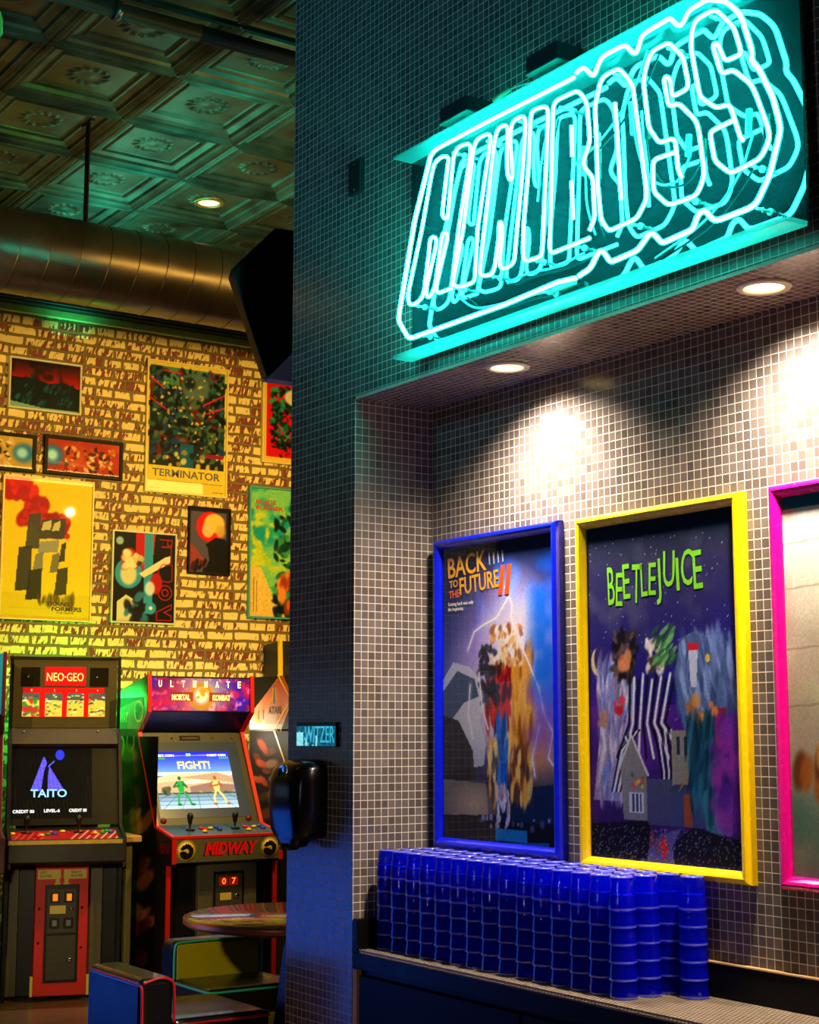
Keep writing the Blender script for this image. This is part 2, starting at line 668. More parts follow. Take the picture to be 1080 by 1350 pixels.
# ------------------------------------------------------------------ printed art: a painter on a grid of vertices
class Art:
    def __init__(s, nu, nv, aspect, bg):
        """aspect = height / width"""
        s.nu, s.nv, s.a = nu, nv, aspect
        s.u, s.v = np.meshgrid((np.arange(nu) + .0) / (nu - 1), (np.arange(nv) + .0) / (nv - 1))
        s.c = np.ones((nv, nu, 3)) * np.array(bg, float)
        s.rng = np.random.RandomState(3)

    def mix(s, k, col):
        s.c = s.c * (1 - k[..., None]) + np.array(col, float) * k[..., None]
        return s

    def grad(s, v0, v1, c0, c1, u0=0, u1=1):
        t = np.clip((s.v - v0) / (v1 - v0), 0, 1)[..., None]
        k = ((s.v >= v0) & (s.v <= v1) & (s.u >= u0) & (s.u <= u1))[..., None]
        s.c = np.where(k, np.array(c0, float) * (1 - t) + np.array(c1, float) * t, s.c)
        return s

    def ell(s, cu, cv, ru, rv, col, al=1., soft=.15, rot=0.):
        du, dv = (s.u - cu), (s.v - cv) * s.a
        if rot:
            du, dv = du * math.cos(rot) + dv * math.sin(rot), -du * math.sin(rot) + dv * math.cos(rot)
        d = np.sqrt((du / ru) ** 2 + (dv / (rv * s.a)) ** 2)
        return s.mix(np.clip((1 + soft - d) / (2 * soft), 0, 1) * al, col)

    def ring(s, cu, cv, r, wd, col, al=1.):
        d = np.sqrt((s.u - cu) ** 2 + ((s.v - cv) * s.a) ** 2)
        return s.mix(np.clip((wd - np.abs(d - r)) / (wd * .4), 0, 1) * al, col)

    def poly(s, pts, col, al=1.):
        k = np.zeros(s.u.shape, bool)
        n = len(pts)
        for i in range(n):
            (x0, y0), (x1, y1) = pts[i], pts[(i + 1) % n]
            if y0 == y1:
                continue
            c = ((s.v < y0) != (s.v < y1)) & (s.u < (x1 - x0) * (s.v - y0) / (y1 - y0) + x0)
            k ^= c
        return s.mix(k * al, col)

    def rect(s, u0, v0, u1, v1, col, al=1.):
        return s.mix(((s.u >= u0) & (s.u <= u1) & (s.v >= v0) & (s.v <= v1)) * al, col)

    def line(s, pts, wd, col, al=1., soft=.5):
        d = np.full(s.u.shape, 9.)
        for (x0, y0), (x1, y1) in zip(pts, pts[1:]):
            ax, ay, bx, by = x0, y0 * s.a, x1, y1 * s.a
            L2 = (bx - ax) ** 2 + (by - ay) ** 2 + 1e-9
            t = np.clip(((s.u - ax) * (bx - ax) + (s.v * s.a - ay) * (by - ay)) / L2, 0, 1)
            d = np.minimum(d, np.hypot(s.u - ax - t * (bx - ax), s.v * s.a - ay - t * (by - ay)))
        return s.mix(np.clip((wd - d) / (wd * soft), 0, 1) * al, col)

    def vnoise(s, sc, seed):
        r = np.random.RandomState(seed)
        nx, ny = int(sc) + 3, int(sc * s.a) + 3
        g = r.rand(ny, nx)
        x, y = s.u * sc, s.v * sc * s.a
        xi, yi = x.astype(int), y.astype(int)
        fx, fy = x - xi, y - yi
        fx, fy = fx * fx * (3 - 2 * fx), fy * fy * (3 - 2 * fy)
        return (g[yi, xi] * (1 - fx) + g[yi, xi + 1] * fx) * (1 - fy) + (g[yi + 1, xi] * (1 - fx) + g[yi + 1, xi + 1] * fx) * fy

    def cloud(s, sc, seed, col, lo=.45, hi=.75, al=1., mask=None):
        k = np.clip((s.vnoise(sc, seed) * .6 + s.vnoise(sc * 2.3, seed + 1) * .4 - lo) / (hi - lo), 0, 1) * al
        if mask is not None:
            k = k * mask
        return s.mix(k, col)

    def box(s, u0, v0, u1, v1, f=.04):
        return np.clip((s.u - u0) / f, 0, 1) * np.clip((u1 - s.u) / f, 0, 1) * np.clip((s.v - v0) / f, 0, 1) * np.clip((v1 - s.v) / f, 0, 1)

    def dabs(s, n, u0, v0, u1, v1, cols, r0, r1, al=.9, stretch=1.8, seed=1, rot=None):
        r = np.random.RandomState(seed)
        for _ in range(n):
            q = r0 + (r1 - r0) * r.rand()
            s.ell(u0 + (u1 - u0) * r.rand(), v0 + (v1 - v0) * r.rand(), q, q * stretch / s.a, cols[r.randint(len(cols))], al, .25,
                  r.rand() * 3.1 if rot is None else rot + .5 * (r.rand() - .5))
        return s

    def stars(s, n, v0, v1, col=(255, 255, 255), seed=2):
        r = np.random.RandomState(seed)
        for _ in range(n):
            i, j = int((v0 + (v1 - v0) * r.rand()) * (s.nv - 1)), r.randint(s.nu)
            s.c[i, j] = s.c[i, j] * .4 + np.array(col) * .6 * (.5 + .5 * r.rand())
        return s

    def speck(s, amt, seed=5):
        r = np.random.RandomState(seed)
        s.c = np.clip(s.c * (1 + amt * (r.rand(s.nv, s.nu, 1) - .5)), 0, 255)
        return s

    def fine(s, u0, u1, vs, col, wd=.004, seed=4):
        r = np.random.RandomState(seed)
        for v in vs:
            u = u0
            while u < u1:
                e = min(u1, u + .02 + .05 * r.rand())
                s.line([(u, v), (e, v)], wd, col, .8)
                u = e + .015
        return s

    gain = (1, 1, 1)

    def build(s, name, p0, Ud, Vd, w_, h_, m, parent, local=False, thick=.0015):
        """p0 = lower left corner; a sheet with real thickness whose front carries the print"""
        p0, Ud, Vd = V(p0), V(Ud), V(Vd)
        nr = Ud.cross(Vd)
        P = np.array(p0)[None, None] + s.u[..., None] * np.array(Ud) * w_ + (1 - s.v)[..., None] * np.array(Vd) * h_
        vs = P.reshape(-1, 3)
        nv, nu = s.nv, s.nu
        i, j = np.meshgrid(np.arange(nv - 1), np.arange(nu - 1), indexing='ij')
        a = (i * nu + j).ravel()
        fs = np.stack([a + nu, a + nu + 1, a + 1, a], 1)
        rim = list(range(nu)) + [k * nu + nu - 1 for k in range(1, nv)] + [(nv - 1) * nu + k for k in range(nu - 2, -1, -1)] + [k * nu for k in range(nv - 2, 0, -1)]
        back = vs[rim] - np.array(nr) * thick
        n0 = len(vs)
        al = np.vstack([vs, back])
        fl = [tuple(int(q) for q in f) for f in fs]
        n = len(rim)
        fl += [(rim[k], rim[(k + 1) % n], n0 + (k + 1) % n, n0 + k) for k in range(n)]
        fl.append(tuple(n0 + k for k in range(n - 1, -1, -1)))
        if parent is not None and not local:
            iv = wm(parent).inverted()
            al = [iv @ V(q) for q in al]
        me = bpy.data.meshes.new(name)
        me.from_pydata([tuple(q) for q in al], [], fl)
        at = me.color_attributes.new('ink', 'FLOAT_COLOR', 'POINT')
        cc = np.clip(lin(np.clip(s.c, 0, 255)) * np.array(s.gain), 0, .95).reshape(-1, 3)
        cc = np.vstack([cc, np.full((n, 3), .02)])
        at.data.foreach_set('color', np.hstack([cc, np.ones((len(cc), 1))]).astype(np.float32).ravel())
        me.materials.append(m)
        o = bpy.data.objects.new(name, me)
        C.objects.link(o)
        if parent is not None:
            o.parent = parent
        return o


X_, Y_, Z_ = V((1, 0, 0)), V((0, 1, 0)), V((0, 0, 1))
BLK = mat('black_plastic', (14, 14, 15), .4, noise=.3, nscale=30)
DARK = mat('dark_paint', (24, 24, 22), .5, noise=.3, nscale=12)
WHITE = mat('white_enamel', (235, 228, 215), .35)
STEEL = mat('brushed_steel', (150, 148, 142), .35, 1.)
CHROME = mat('chrome', (220, 220, 220), .12, 1.)
# ------------------------------------------------------------------ the shell of the room
TXZ, TYZ, TXY = tile_mat('tile_facing_room', 'XZY'), tile_mat('tile_facing_side', 'YZX'), tile_mat('tile_soffit', 'XYZ')
struct('floor', MB().box(-9.3, 2.5, -2.5, 7.5, -.1, 0), wood_floor_mat())
struct('wall_far', MB().box(-9.3, -9.1, -1.0, 7.5, 0, 4.44), brick_mat())
struct('wall_pillar', MB().box(-4.72, -4.31, 2.7, 3.2, 0, 4.44), TXZ)
struct('wall_alcove_side', MB().box(-4.31, -4.30, 2.7, 3.01, 0, 2.53), TYZ)
struct('wall_header', MB().box(-4.31, -.6, 2.7, 3.2, 2.54, 4.44), TXZ)
struct('ceiling_alcove', MB().box(-4.30, -.6, 2.702, 3.01, 2.53, 2.54), TXY)
struct('wall_alcove_back', MB().box(-4.30, -.6, 3.01, 3.2, 0, 2.53), TXZ)
struct('trim_1', MB().box(-9.1, -9.02, -1.0, 7.5, 4.045, 4.43).box(-9.1, -9.0, -1.0, 7.5, 4.06, 4.10), mat('black_fascia', (26, 22, 16), .5, noise=.4, nscale=6), bevel=.004)
struct('trim_2', MB().box(-9.1, -9.075, -1.0, 7.5, 3.995, 4.045), mat('cream_ledge', (214, 178, 92), .6, noise=.3, nscale=14), bevel=.006)


def pressed_ceiling():
    T, X0, Y0 = .61, -9.85, -.735
    nx, ny, q = 8, 11, 60
    xs = X0 + np.arange(nx * q + 1) * T / q
    ys = Y0 + np.arange(ny * q + 1) * T / q
    gx, gy = np.meshgrid(xs, ys, indexing='ij')
    lx, ly = ((gx - X0) / T) % 1 - .5, ((gy - Y0) / T) % 1 - .5
    e = .5 - np.maximum(np.abs(lx), np.abs(ly))
    h = np.interp(e, [0, .010, .016, .026, .034, .040, .050, .056, .066, .074, .084, .092, .150, .17, .178, .19, .198, .21, .5],
                  [0, 0, .010, .010, .004, .012, .012, .006, .018, .018, .012, .024, .034, .034, .026, .026, .036, .040, .040])
    r = np.sqrt((lx / .17) ** 2 + (ly / .17) ** 2)
    th = np.arctan2(ly, lx)
    h = h - np.clip(1 - np.abs(r - .8) / .28, 0, 1) * (.005 + .005 * np.cos(th * 12 + 6 * r)) * (e > .25)
    h = h - np.clip(1 - r / .35, 0, 1) * .004
    vs = np.stack([gx, gy, 4.39 + h], -1).reshape(-1, 3)
    n, m_ = nx * q + 1, ny * q + 1
    i, j = np.meshgrid(np.arange(n - 1), np.arange(m_ - 1), indexing='ij')
    a = (i * m_ + j).ravel()
    keep = (xs[i.ravel()] > -9.11) & (xs[i.ravel()] < -4.98)
    a = a[keep]
    fs = np.stack([a, a + 1, a + m_ + 1, a + m_], 1)
    mb = MB()
    mb.v = [tuple(q_) for q_ in vs.tolist()]
    mb.f = [tuple(f) for f in fs.tolist()]
    mb.sm = [False] * len(mb.f)
    mb.box(-9.1, -4.0, -1.0, 7.5, 4.47, 4.5)
    m = bpy.data.materials.new('pressed_tin')
    m.use_nodes = True
    nt = m.node_tree
    N, K = nt.nodes, nt.links
    b = N['Principled BSDF']
    tc = N.new('ShaderNodeTexCoord')
    n1 = N.new('ShaderNodeTexNoise')
    n1.inputs['Scale'].default_value = 5
    n1.inputs['Detail'].default_value = 6
    K.new(tc.outputs['Object'], n1.inputs['Vector'])
    rp = N.new('ShaderNodeValToRGB')
    rp.color_ramp.elements[0].position = .3
    rp.color_ramp.elements[0].color = L4((26, 32, 27))
    rp.color_ramp.elements[1].position = .7
    rp.color_ramp.elements[1].color = L4((84, 108, 94))
    K.new(n1.outputs['Fac'], rp.inputs[0])
    K.new(rp.outputs[0], b.inputs['Base Color'])
    b.inputs['Metallic'].default_value = .45
    b.inputs['Roughness'].default_value = .38
    struct('ceiling', mb, m)


pressed_ceiling()

# ------------------------------------------------------------------ neon sign
OUTLINES = [[(-3.048, 3.177), (-3.063, 3.176), (-3.443, 3.181), (-3.691, 3.181), (-3.719, 3.17), (-3.725, 3.153), (-3.804, 2.989), (-3.891, 2.709), (-3.891, 2.69), (-3.841, 2.629), (-3.821, 2.623), (-3.361, 2.621), (-3.125, 2.629), (-3.052, 2.622)], [(-3.039, 2.625), (-2.992, 2.634), (-2.967, 2.664), (-2.952, 2.672), (-2.938, 2.662), (-2.917, 2.632), (-2.895, 2.631), (-2.815, 2.635), (-2.796, 2.647), (-2.767, 2.669), (-2.751, 2.661), (-2.726, 2.632), (-2.711, 2.631), (-2.622, 2.636), (-2.614, 2.642), (-2.6, 2.667), (-2.585, 2.673), (-2.572, 2.67), (-2.551, 2.642), (-2.531, 2.636), (-2.434, 2.637), (-2.41, 2.643), (-2.368, 2.697), (-2.332, 2.79), (-2.334, 2.812), (-2.351, 2.878), (-2.392, 2.964), (-2.413, 2.989), (-2.409, 3.01), (-2.439, 3.106), (-2.453, 3.128), (-2.488, 3.165), (-2.548, 3.195), (-2.613, 3.192), (-2.633, 3.167), (-2.646, 3.164), (-2.661, 3.179), (-2.676, 3.198), (-2.691, 3.198), (-2.765, 3.195), (-2.785, 3.188), (-2.797, 3.156), (-2.812, 3.155), (-2.837, 3.185), (-2.85, 3.192), (-2.928, 3.193), (-2.948, 3.179), (-2.961, 3.156), (-2.973, 3.154), (-3.0, 3.185), (-3.015, 3.191), (-3.039, 3.185)]]
LETTERS = [[(-3.646, 2.954), (-3.662, 2.956), (-3.674, 2.974), (-3.642, 3.122), (-3.638, 3.137), (-3.651, 3.149), (-3.678, 3.154), (-3.713, 3.147), (-3.733, 3.102), (-3.779, 2.959), (-3.856, 2.77), (-3.852, 2.738), (-3.825, 2.729), (-3.786, 2.737), (-3.77, 2.755), (-3.742, 2.874), (-3.737, 2.912), (-3.723, 2.917), (-3.706, 2.909), (-3.702, 2.891), (-3.758, 2.764), (-3.754, 2.734), (-3.73, 2.737), (-3.71, 2.764), (-3.674, 2.91), (-3.658, 2.916), (-3.643, 2.901), (-3.706, 2.756), (-3.698, 2.735), (-3.626, 2.734)], [(-3.645, 2.955), (-3.614, 3.137), (-3.591, 3.158), (-3.538, 3.152), (-3.527, 3.137), (-3.535, 3.095), (-3.589, 2.907), (-3.626, 2.741)], [(-3.594, 2.729), (-3.621, 2.745), (-3.617, 2.762), (-3.566, 2.901), (-3.512, 3.135), (-3.493, 3.152), (-3.442, 3.151), (-3.429, 3.136), (-3.454, 3.041), (-3.496, 2.882), (-3.512, 2.727), (-3.542, 2.725), (-3.594, 2.729)], [(-3.461, 2.731), (-3.486, 2.739), (-3.486, 2.762), (-3.459, 2.894), (-3.411, 3.125), (-3.395, 3.152), (-3.363, 3.151), (-3.349, 3.136), (-3.355, 3.066), (-3.353, 3.003), (-3.344, 2.98), (-3.329, 2.982), (-3.333, 3.026), (-3.339, 3.095), (-3.335, 3.136), (-3.323, 3.15), (-3.284, 3.151), (-3.269, 3.137), (-3.274, 3.074), (-3.287, 2.978), (-3.313, 2.825), (-3.327, 2.737), (-3.355, 2.729), (-3.386, 2.732), (-3.395, 2.754), (-3.378, 2.827), (-3.381, 2.868), (-3.395, 2.872), (-3.395, 2.832), (-3.416, 2.744), (-3.432, 2.728), (-3.461, 2.731)], [(-3.273, 2.726), (-3.284, 2.735), (-3.286, 2.759), (-3.281, 2.847), (-3.258, 2.992), (-3.246, 3.138), (-3.235, 3.152), (-3.182, 3.144), (-3.169, 3.129), (-3.178, 3.01), (-3.203, 2.733), (-3.213, 2.723), (-3.273, 2.726)], [(-3.006, 2.742), (-2.984, 2.769), (-2.989, 2.882), (-3.021, 2.917), (-3.027, 2.937), (-2.998, 2.983), (-3.008, 3.094), (-3.032, 3.129), (-3.052, 3.142), (-3.136, 3.144), (-3.148, 3.13), (-3.159, 2.918), (-3.171, 2.731), (-3.161, 2.72), (-3.006, 2.721)], [(-3.071, 3.051), (-3.071, 2.966)], [(-3.075, 2.897), (-3.071, 2.791)], [(-2.93, 2.719), (-2.959, 2.757), (-2.97, 2.841), (-2.973, 3.014), (-2.977, 3.07), (-2.952, 3.134), (-2.932, 3.144), (-2.88, 3.143), (-2.859, 3.119), (-2.83, 3.082), (-2.812, 2.961), (-2.786, 2.783), (-2.789, 2.76), (-2.823, 2.724), (-2.93, 2.719)], [(-2.898, 3.055), (-2.893, 3.002), (-2.881, 2.79)], [(-2.661, 2.783), (-2.673, 2.807), (-2.679, 2.881), (-2.692, 2.892), (-2.736, 2.894), (-2.773, 2.946), (-2.788, 3.065), (-2.785, 3.095), (-2.766, 3.132), (-2.749, 3.144), (-2.694, 3.143), (-2.646, 3.088), (-2.629, 3.009), (-2.638, 3.0), (-2.688, 2.998), (-2.692, 3.045), (-2.706, 3.06), (-2.715, 3.053), (-2.702, 2.985), (-2.693, 2.976), (-2.665, 2.974), (-2.607, 2.91), (-2.598, 2.88), (-2.584, 2.77), (-2.595, 2.743), (-2.614, 2.722), (-2.709, 2.725), (-2.761, 2.775), (-2.762, 2.847), (-2.753, 2.858), (-2.682, 2.853)], [(-2.456, 2.811), (-2.463, 2.818), (-2.478, 2.863), (-2.491, 2.902), (-2.5, 2.914), (-2.538, 2.918), (-2.592, 2.965), (-2.618, 3.101), (-2.611, 3.148), (-2.598, 3.165), (-2.541, 3.167), (-2.524, 3.158), (-2.474, 3.097), (-2.453, 3.029), (-2.459, 3.022), (-2.506, 3.024), (-2.524, 3.069), (-2.536, 3.083), (-2.544, 3.077), (-2.522, 3.005), (-2.51, 2.995), (-2.481, 2.994), (-2.426, 2.939), (-2.413, 2.912), (-2.377, 2.815), (-2.374, 2.786), (-2.403, 2.75), (-2.488, 2.743), (-2.503, 2.747), (-2.548, 2.788), (-2.561, 2.856), (-2.557, 2.867), (-2.486, 2.869)]]
SHELL, MIRROR, ACRYL = shell_mat(), mirror_mat(), acrylic_mat()
CORE = mat('neon_gas', (255, 255, 255), .5, emis=1.25)
sign = thing('neon_sign', 'turquoise neon sign with outlined block letters on a black tray, on the tiled wall', 'neon sign', (-3.1, 2.7, 2.6))
MB().box(-3.905, -2.312, 2.66, 2.672, 2.585, 3.217).build('back_panel', MIRROR, sign, bevel=.002)
MB().box(-3.906, -2.312, 2.59, 2.66, 3.213, 3.221).build('top_flange', ACRYL, sign, bevel=.0015)
MB().box(-3.906, -2.312, 2.59, 2.66, 2.572, 2.584).build('bottom_flange', ACRYL, sign, bevel=.0015)
m_ = MB()
for x in (-3.7, -3.1, -2.5):
    for z in (2.7, 3.1):
        m_.box(x - .03, x + .03, 2.672, 2.70, z - .03, z + .03)
m_.build('wall_standoff', BLK, sign)


def neon(pts, y, r, closed, name):
    p = [V((x, y, z)) for x, z in pts]
    if closed:
        p = p[:-1]
    p = fillet(p, closed)
    o = MB().tube(p, r, 10, closed).build(name, SHELL, sign)
    MB().tube(p, r * .8, 8, closed).build('gas_core', CORE, o)
    return o


for o_ in OUTLINES:
    neon(o_, 2.602, .0070, False, 'outline_tube')
for l_ in LETTERS:
    neon(l_, 2.612, .0057, l_[0] == l_[-1], 'letter_tube')
GLASSY = mat('standoff_glass', (190, 225, 220), .1, spec=.8)
for (x, z) in ((-3.62, 3.15), (-3.45, 3.13), (-3.30, 3.14), (-3.12, 3.12), (-2.90, 3.135), (-2.70, 3.13), (-2.55, 3.155), (-3.83, 2.73), (-3.62, 2.735), (-3.45, 2.73),
               (-3.25, 2.725), (-3.08, 2.722), (-2.86, 2.722), (-2.66, 2.73), (-2.44, 2.745), (-2.42, 2.635), (-3.80, 2.63), (-3.2, 2.622)):
    MB().cyl((x, 2.612, z), (x, 2.66, z), .004, 8).cyl((x, 2.632, z - .006), (x, 2.632, z + .006), .003, 6).cyl((x, 2.654, z), (x, 2.66, z), .009, 10).build('tube_support', GLASSY, sign)
for x0, x1, z0, z1 in ((-3.675, -3.54, 3.258, 3.302), (-3.256, -3.122, 3.263, 3.312)):
    t_ = MB().box(x0, x1, 2.605, 2.70, z0, z1).build('transformer', mat('transformer_paint', (20, 30, 34), .5), sign, bevel=.003)
    MB().box(x0 - .004, x1 + .004, 2.603, 2.70, z0 - .005, z0).build('mounting_plate', STEEL, t_)
WIRE = mat('wire_jacket', (120, 150, 148), .4)
BOOT = mat('electrode_boot', (120, 160, 130), .4)
for a, b in (((-3.405, 2.60, 3.235), (-3.36, 2.63, 3.262)), ((-3.06, 2.62, 3.228), (-2.99, 2.62, 3.232)), ((-2.455, 2.63, 2.83), (-2.45, 2.63, 2.89)), ((-2.66, 2.635, 2.84), (-2.655, 2.635, 2.895)),
             ((-2.86, 2.635, 3.05), (-2.855, 2.635, 2.96)), ((-3.05, 2.635, 2.99), (-3.05, 2.635, 2.91)), ((-3.19, 2.64, 2.628), (-3.10, 2.64, 2.63))):
    MB().cyl(a, b, .0085, 12).build('electrode_boot', BOOT, sign, bevel=.002)
for p in ([(-3.36, 2.63, 3.262), (-3.33, 2.65, 3.27), (-3.28, 2.66, 3.262)], [(-2.80, 2.64, 3.17), (-2.86, 2.645, 3.08), (-2.98, 2.65, 3.0), (-3.1, 2.65, 2.96)],
          [(-2.66, 2.64, 2.84), (-2.70, 2.645, 2.79), (-2.78, 2.645, 2.80), (-2.84, 2.645, 2.88), (-2.855, 2.64, 2.96)], [(-2.45, 2.64, 2.83), (-2.50, 2.645, 2.74), (-2.62, 2.645, 2.66), (-2.8, 2.65, 2.62)],
          [(-3.64, 2.64, 2.72), (-3.56, 2.645, 2.66), (-3.44, 2.64, 2.645), (-3.30, 2.645, 2.64), (-3.19, 2.64, 2.628)], [(-3.05, 2.64, 2.91), (-3.06, 2.65, 2.83), (-3.02, 2.645, 2.74)],
          [(-3.2, 2.645, 3.13), (-3.24, 2.645, 3.02), (-3.26, 2.645, 2.9)], [(-3.4, 2.645, 2.7), (-3.3, 2.64, 2.705), (-3.18, 2.645, 2.69), (-3.06, 2.64, 2.70)]):
    MB().tube(chaikin(p, False, 3), .0032, 7).build('wire', WIRE, sign)
# ------------------------------------------------------------------ alcove downlights (each carries its own spot)
WARM = mat('warm_lens', (255, 214, 130), .4, emis=5)
for x, lb in ((-3.64, 'round white recessed downlight over the blue framed poster'), (-2.605, 'round white recessed downlight over the pink framed poster, lower right of the neon sign'),
              (-1.57, None)):
    if lb:
        t_ = thing('downlight', lb, 'ceiling light', (x, 2.828, 2.53), 0, 'alcove downlights')
        MB().lathe([(.050, -.004), (.052, -.008), (.066, -.007), (.070, -.001), (.050, -.001)], (x, 2.828, 2.53), n=36, closed=True).build('trim_ring', WHITE, t_)
        MB().lathe([(.049, -.0005), (.047, -.003), (.03, -.0045), (.001, -.005)], (x, 2.828, 2.53), n=32).build('lens', WARM, t_)
    lamp('downlight_beam', 'SPOT', (x, 2.828, 2.515), (x, 2.92, 1.5), (1, .82, .64), 185, .04, cone=140, blend=1)
# ------------------------------------------------------------------ small things on the pillar
t_ = thing('wall_box', 'small dark blank metal box high on the tiled pillar, left of the neon sign', 'wall box', (-4.28, 2.7, 3.23))
MB().box(-4.32, -4.245, 2.682, 2.70, 3.232, 3.348).build('cover_plate', mat('box_paint', (16, 26, 30), .45), t_, bevel=.002)
MB().cyl((-4.283, 2.682, 3.245), (-4.283, 2.680, 3.245), .004, 8).build('screw', STEEL, t_)
MB().cyl((-4.283, 2.682, 3.335), (-4.283, 2.680, 3.335), .004, 8).build('screw', STEEL, t_)
A = Art(150, 48, .31, (8, 40, 52))  # turquoise streaks imitate a neon sign mirrored in the plate
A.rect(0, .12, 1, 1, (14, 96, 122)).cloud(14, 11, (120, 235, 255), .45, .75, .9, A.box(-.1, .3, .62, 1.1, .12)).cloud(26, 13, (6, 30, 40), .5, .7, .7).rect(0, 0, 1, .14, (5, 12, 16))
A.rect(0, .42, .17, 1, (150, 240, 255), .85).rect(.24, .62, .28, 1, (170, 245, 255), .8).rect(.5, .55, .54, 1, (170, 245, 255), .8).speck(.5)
t_ = thing('wall_plate', 'small shiny plate with a painted-on turquoise neon reflection on the tiled pillar above the hand dryer', 'wall plate', (-4.515, 2.7, 1.39))
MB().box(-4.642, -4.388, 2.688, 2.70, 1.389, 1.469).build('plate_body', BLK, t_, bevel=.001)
A.build('plate_face', (-4.64, 2.6872, 1.391), X_, Z_, .25, .076, art_mat('plate_reflection', .2, 1.1), t_)  # glows in place of the mirrored neon light
lettering('WITZER', (-4.585, 2.687, 1.402), X_, Z_, .19, .054, mat('reflected_letters', (60, 190, 215), .3, emis=.9), t_, 'reflected_lettering')  # letters of the mirrored sign, given a glow of their own
# hand dryer
t_ = thing('hand_dryer', 'glossy black hand dryer on the tiled pillar under the shiny plate', 'hand dryer', (-4.575, 2.7, 1.08))
GL = mat('gloss_black', (5, 5, 7), .2, coat=.08, spec=.3)
sec = []
for z, hx, d, yo in ((1.062, .052, .040, -.045), (1.066, .060, .050, -.043), (1.08, .066, .060, -.034), (1.092, .085, .085, -.01), (1.098, .112, .095, 0), (1.12, .118, .105, 0), (1.2, .12, .112, 0), (1.27, .12, .11, 0),
                     (1.31, .118, .098, 0), (1.33, .108, .078, 0), (1.342, .085, .05, 0), (1.346, .05, .025, 0)):
    ring = []
    for k in range(28):
        t = PI * k / 27
        cx_, sy_ = math.cos(t), math.sin(t)
        ring.append((-4.575 + hx * math.copysign(abs(cx_) ** .45, cx_), 2.699 + yo - d * abs(sy_) ** .55, z))
    sec.append(ring)
vs = [p for r_ in sec for p in r_]
fs = [(j * 28 + k, j * 28 + (k + 1) % 28, (j + 1) * 28 + (k + 1) % 28, (j + 1) * 28 + k) for j in range(len(sec) - 1) for k in range(28)]
fs += [tuple(range(27, -1, -1)), tuple((len(sec) - 1) * 28 + k for k in range(28))]
MB().add(vs, fs, True).build('dryer_housing', GL, t_)
MB().lathe([(.022, 0), (.026, -.006), (.03, -.004), (.032, .002)], (-4.575, 2.60, 1.3), 'y', 20).build('sensor_button', CHROME, t_)
MB().lathe([(.03, 0), (.034, -.01), (.03, -.016)], (-4.575, 2.625, 1.068), 'z', 20).build('nozzle', BLK, t_)

# ------------------------------------------------------------------ counter with bar mat
CNT = mat('black_laminate', (8, 8, 9), .4, noise=.3, nscale=9, spec=.15)
RWOOD = mat('ply_edge', (214, 168, 110), .55, noise=.2, nscale=60)
t_ = thing('counter', 'black built-in counter of the tiled alcove with raised wood-edged back splash', 'counter', (-3.2, 2.85, 0))
MB().box(-4.298, -.7, 2.72, 3.008, .1, .70).build('cabinet', CNT, t_)
MB().box(-4.298, -.7, 2.70, 3.008, .70, .748).build('worktop', CNT, t_, bevel=.002)
MB().box(-4.298, -.7, 2.76, 3.008, 0, .1).build('plinth', BLK, t_)
MB().box(-4.262, -3.45, 2.702, 2.72, .13, .682).build('door_panel', mat('door_laminate', (4, 4, 5), .45, spec=.12), t_, bevel=.003)
MB().box(-3.44, -2.62, 2.702, 2.72, .13, .682).build('door_panel', mat('door_laminate', (4, 4, 5), .45, spec=.12), t_, bevel=.003)
MB().box(-4.298, -4.27, 2.70, 2.99, .748, .852).build('end_splash', CNT, t_, bevel=.002)
MB().box(-4.297, -4.275, 2.701, 2.72, .12, .698).build('edge_strip', RWOOD, t_)
bs = MB().box(-4.27, -.7, 2.99, 3.008, .748, .846).build('back_splash', CNT, t_, bevel=.001)
MB().box(-4.27, -.7, 2.988, 3.008, .846, .850).build('wood_edge', RWOOD, bs)
mm = MB()
x0, x1, y0, y1 = -4.265, -2.0, 2.706, 2.986
n = 24
for k in range(n):
    y = y0 + (y1 - y0) * k / (n - 1)
    mm.box(x0, x1, y - .0022, y + .0022, .7545, .760)
st = .0135
k = 0
x = x0
while x < x1:
    for j in range(n - 1):
        ya = y0 + (y1 - y0) * j / (n - 1)
        xx = x + (st / 2 if j % 2 else 0)
        mm.box(xx, xx + .0042, ya, ya + (y1 - y0) / (n - 1), .7485, .7592)
    x += st
mm.box(x0, x1, y0 - .004, y0, .749, .7515)
tag(mm.build('bar_mat', mat('mat_rubber', (150, 132, 112), .45, noise=.25, nscale=40)), 'long perforated rubber mat lying on the alcove counter', 'bar mat')

# ------------------------------------------------------------------ stacked tumblers
def rim_glint_mat():  # paler blue in place of the light caught in glass edges
    m = bpy.data.materials.new('tumbler_rim_glint')
    m.use_nodes = True
    b = m.node_tree.nodes['Principled BSDF']
    b.inputs['Base Color'].default_value = (.12, .14, .92, 1)
    b.inputs['Roughness'].default_value = .12
    b.inputs['Specular IOR Level'].default_value = 1
    b.inputs['Coat Weight'].default_value = 1
    b.inputs['Transmission Weight'].default_value = .3
    return m


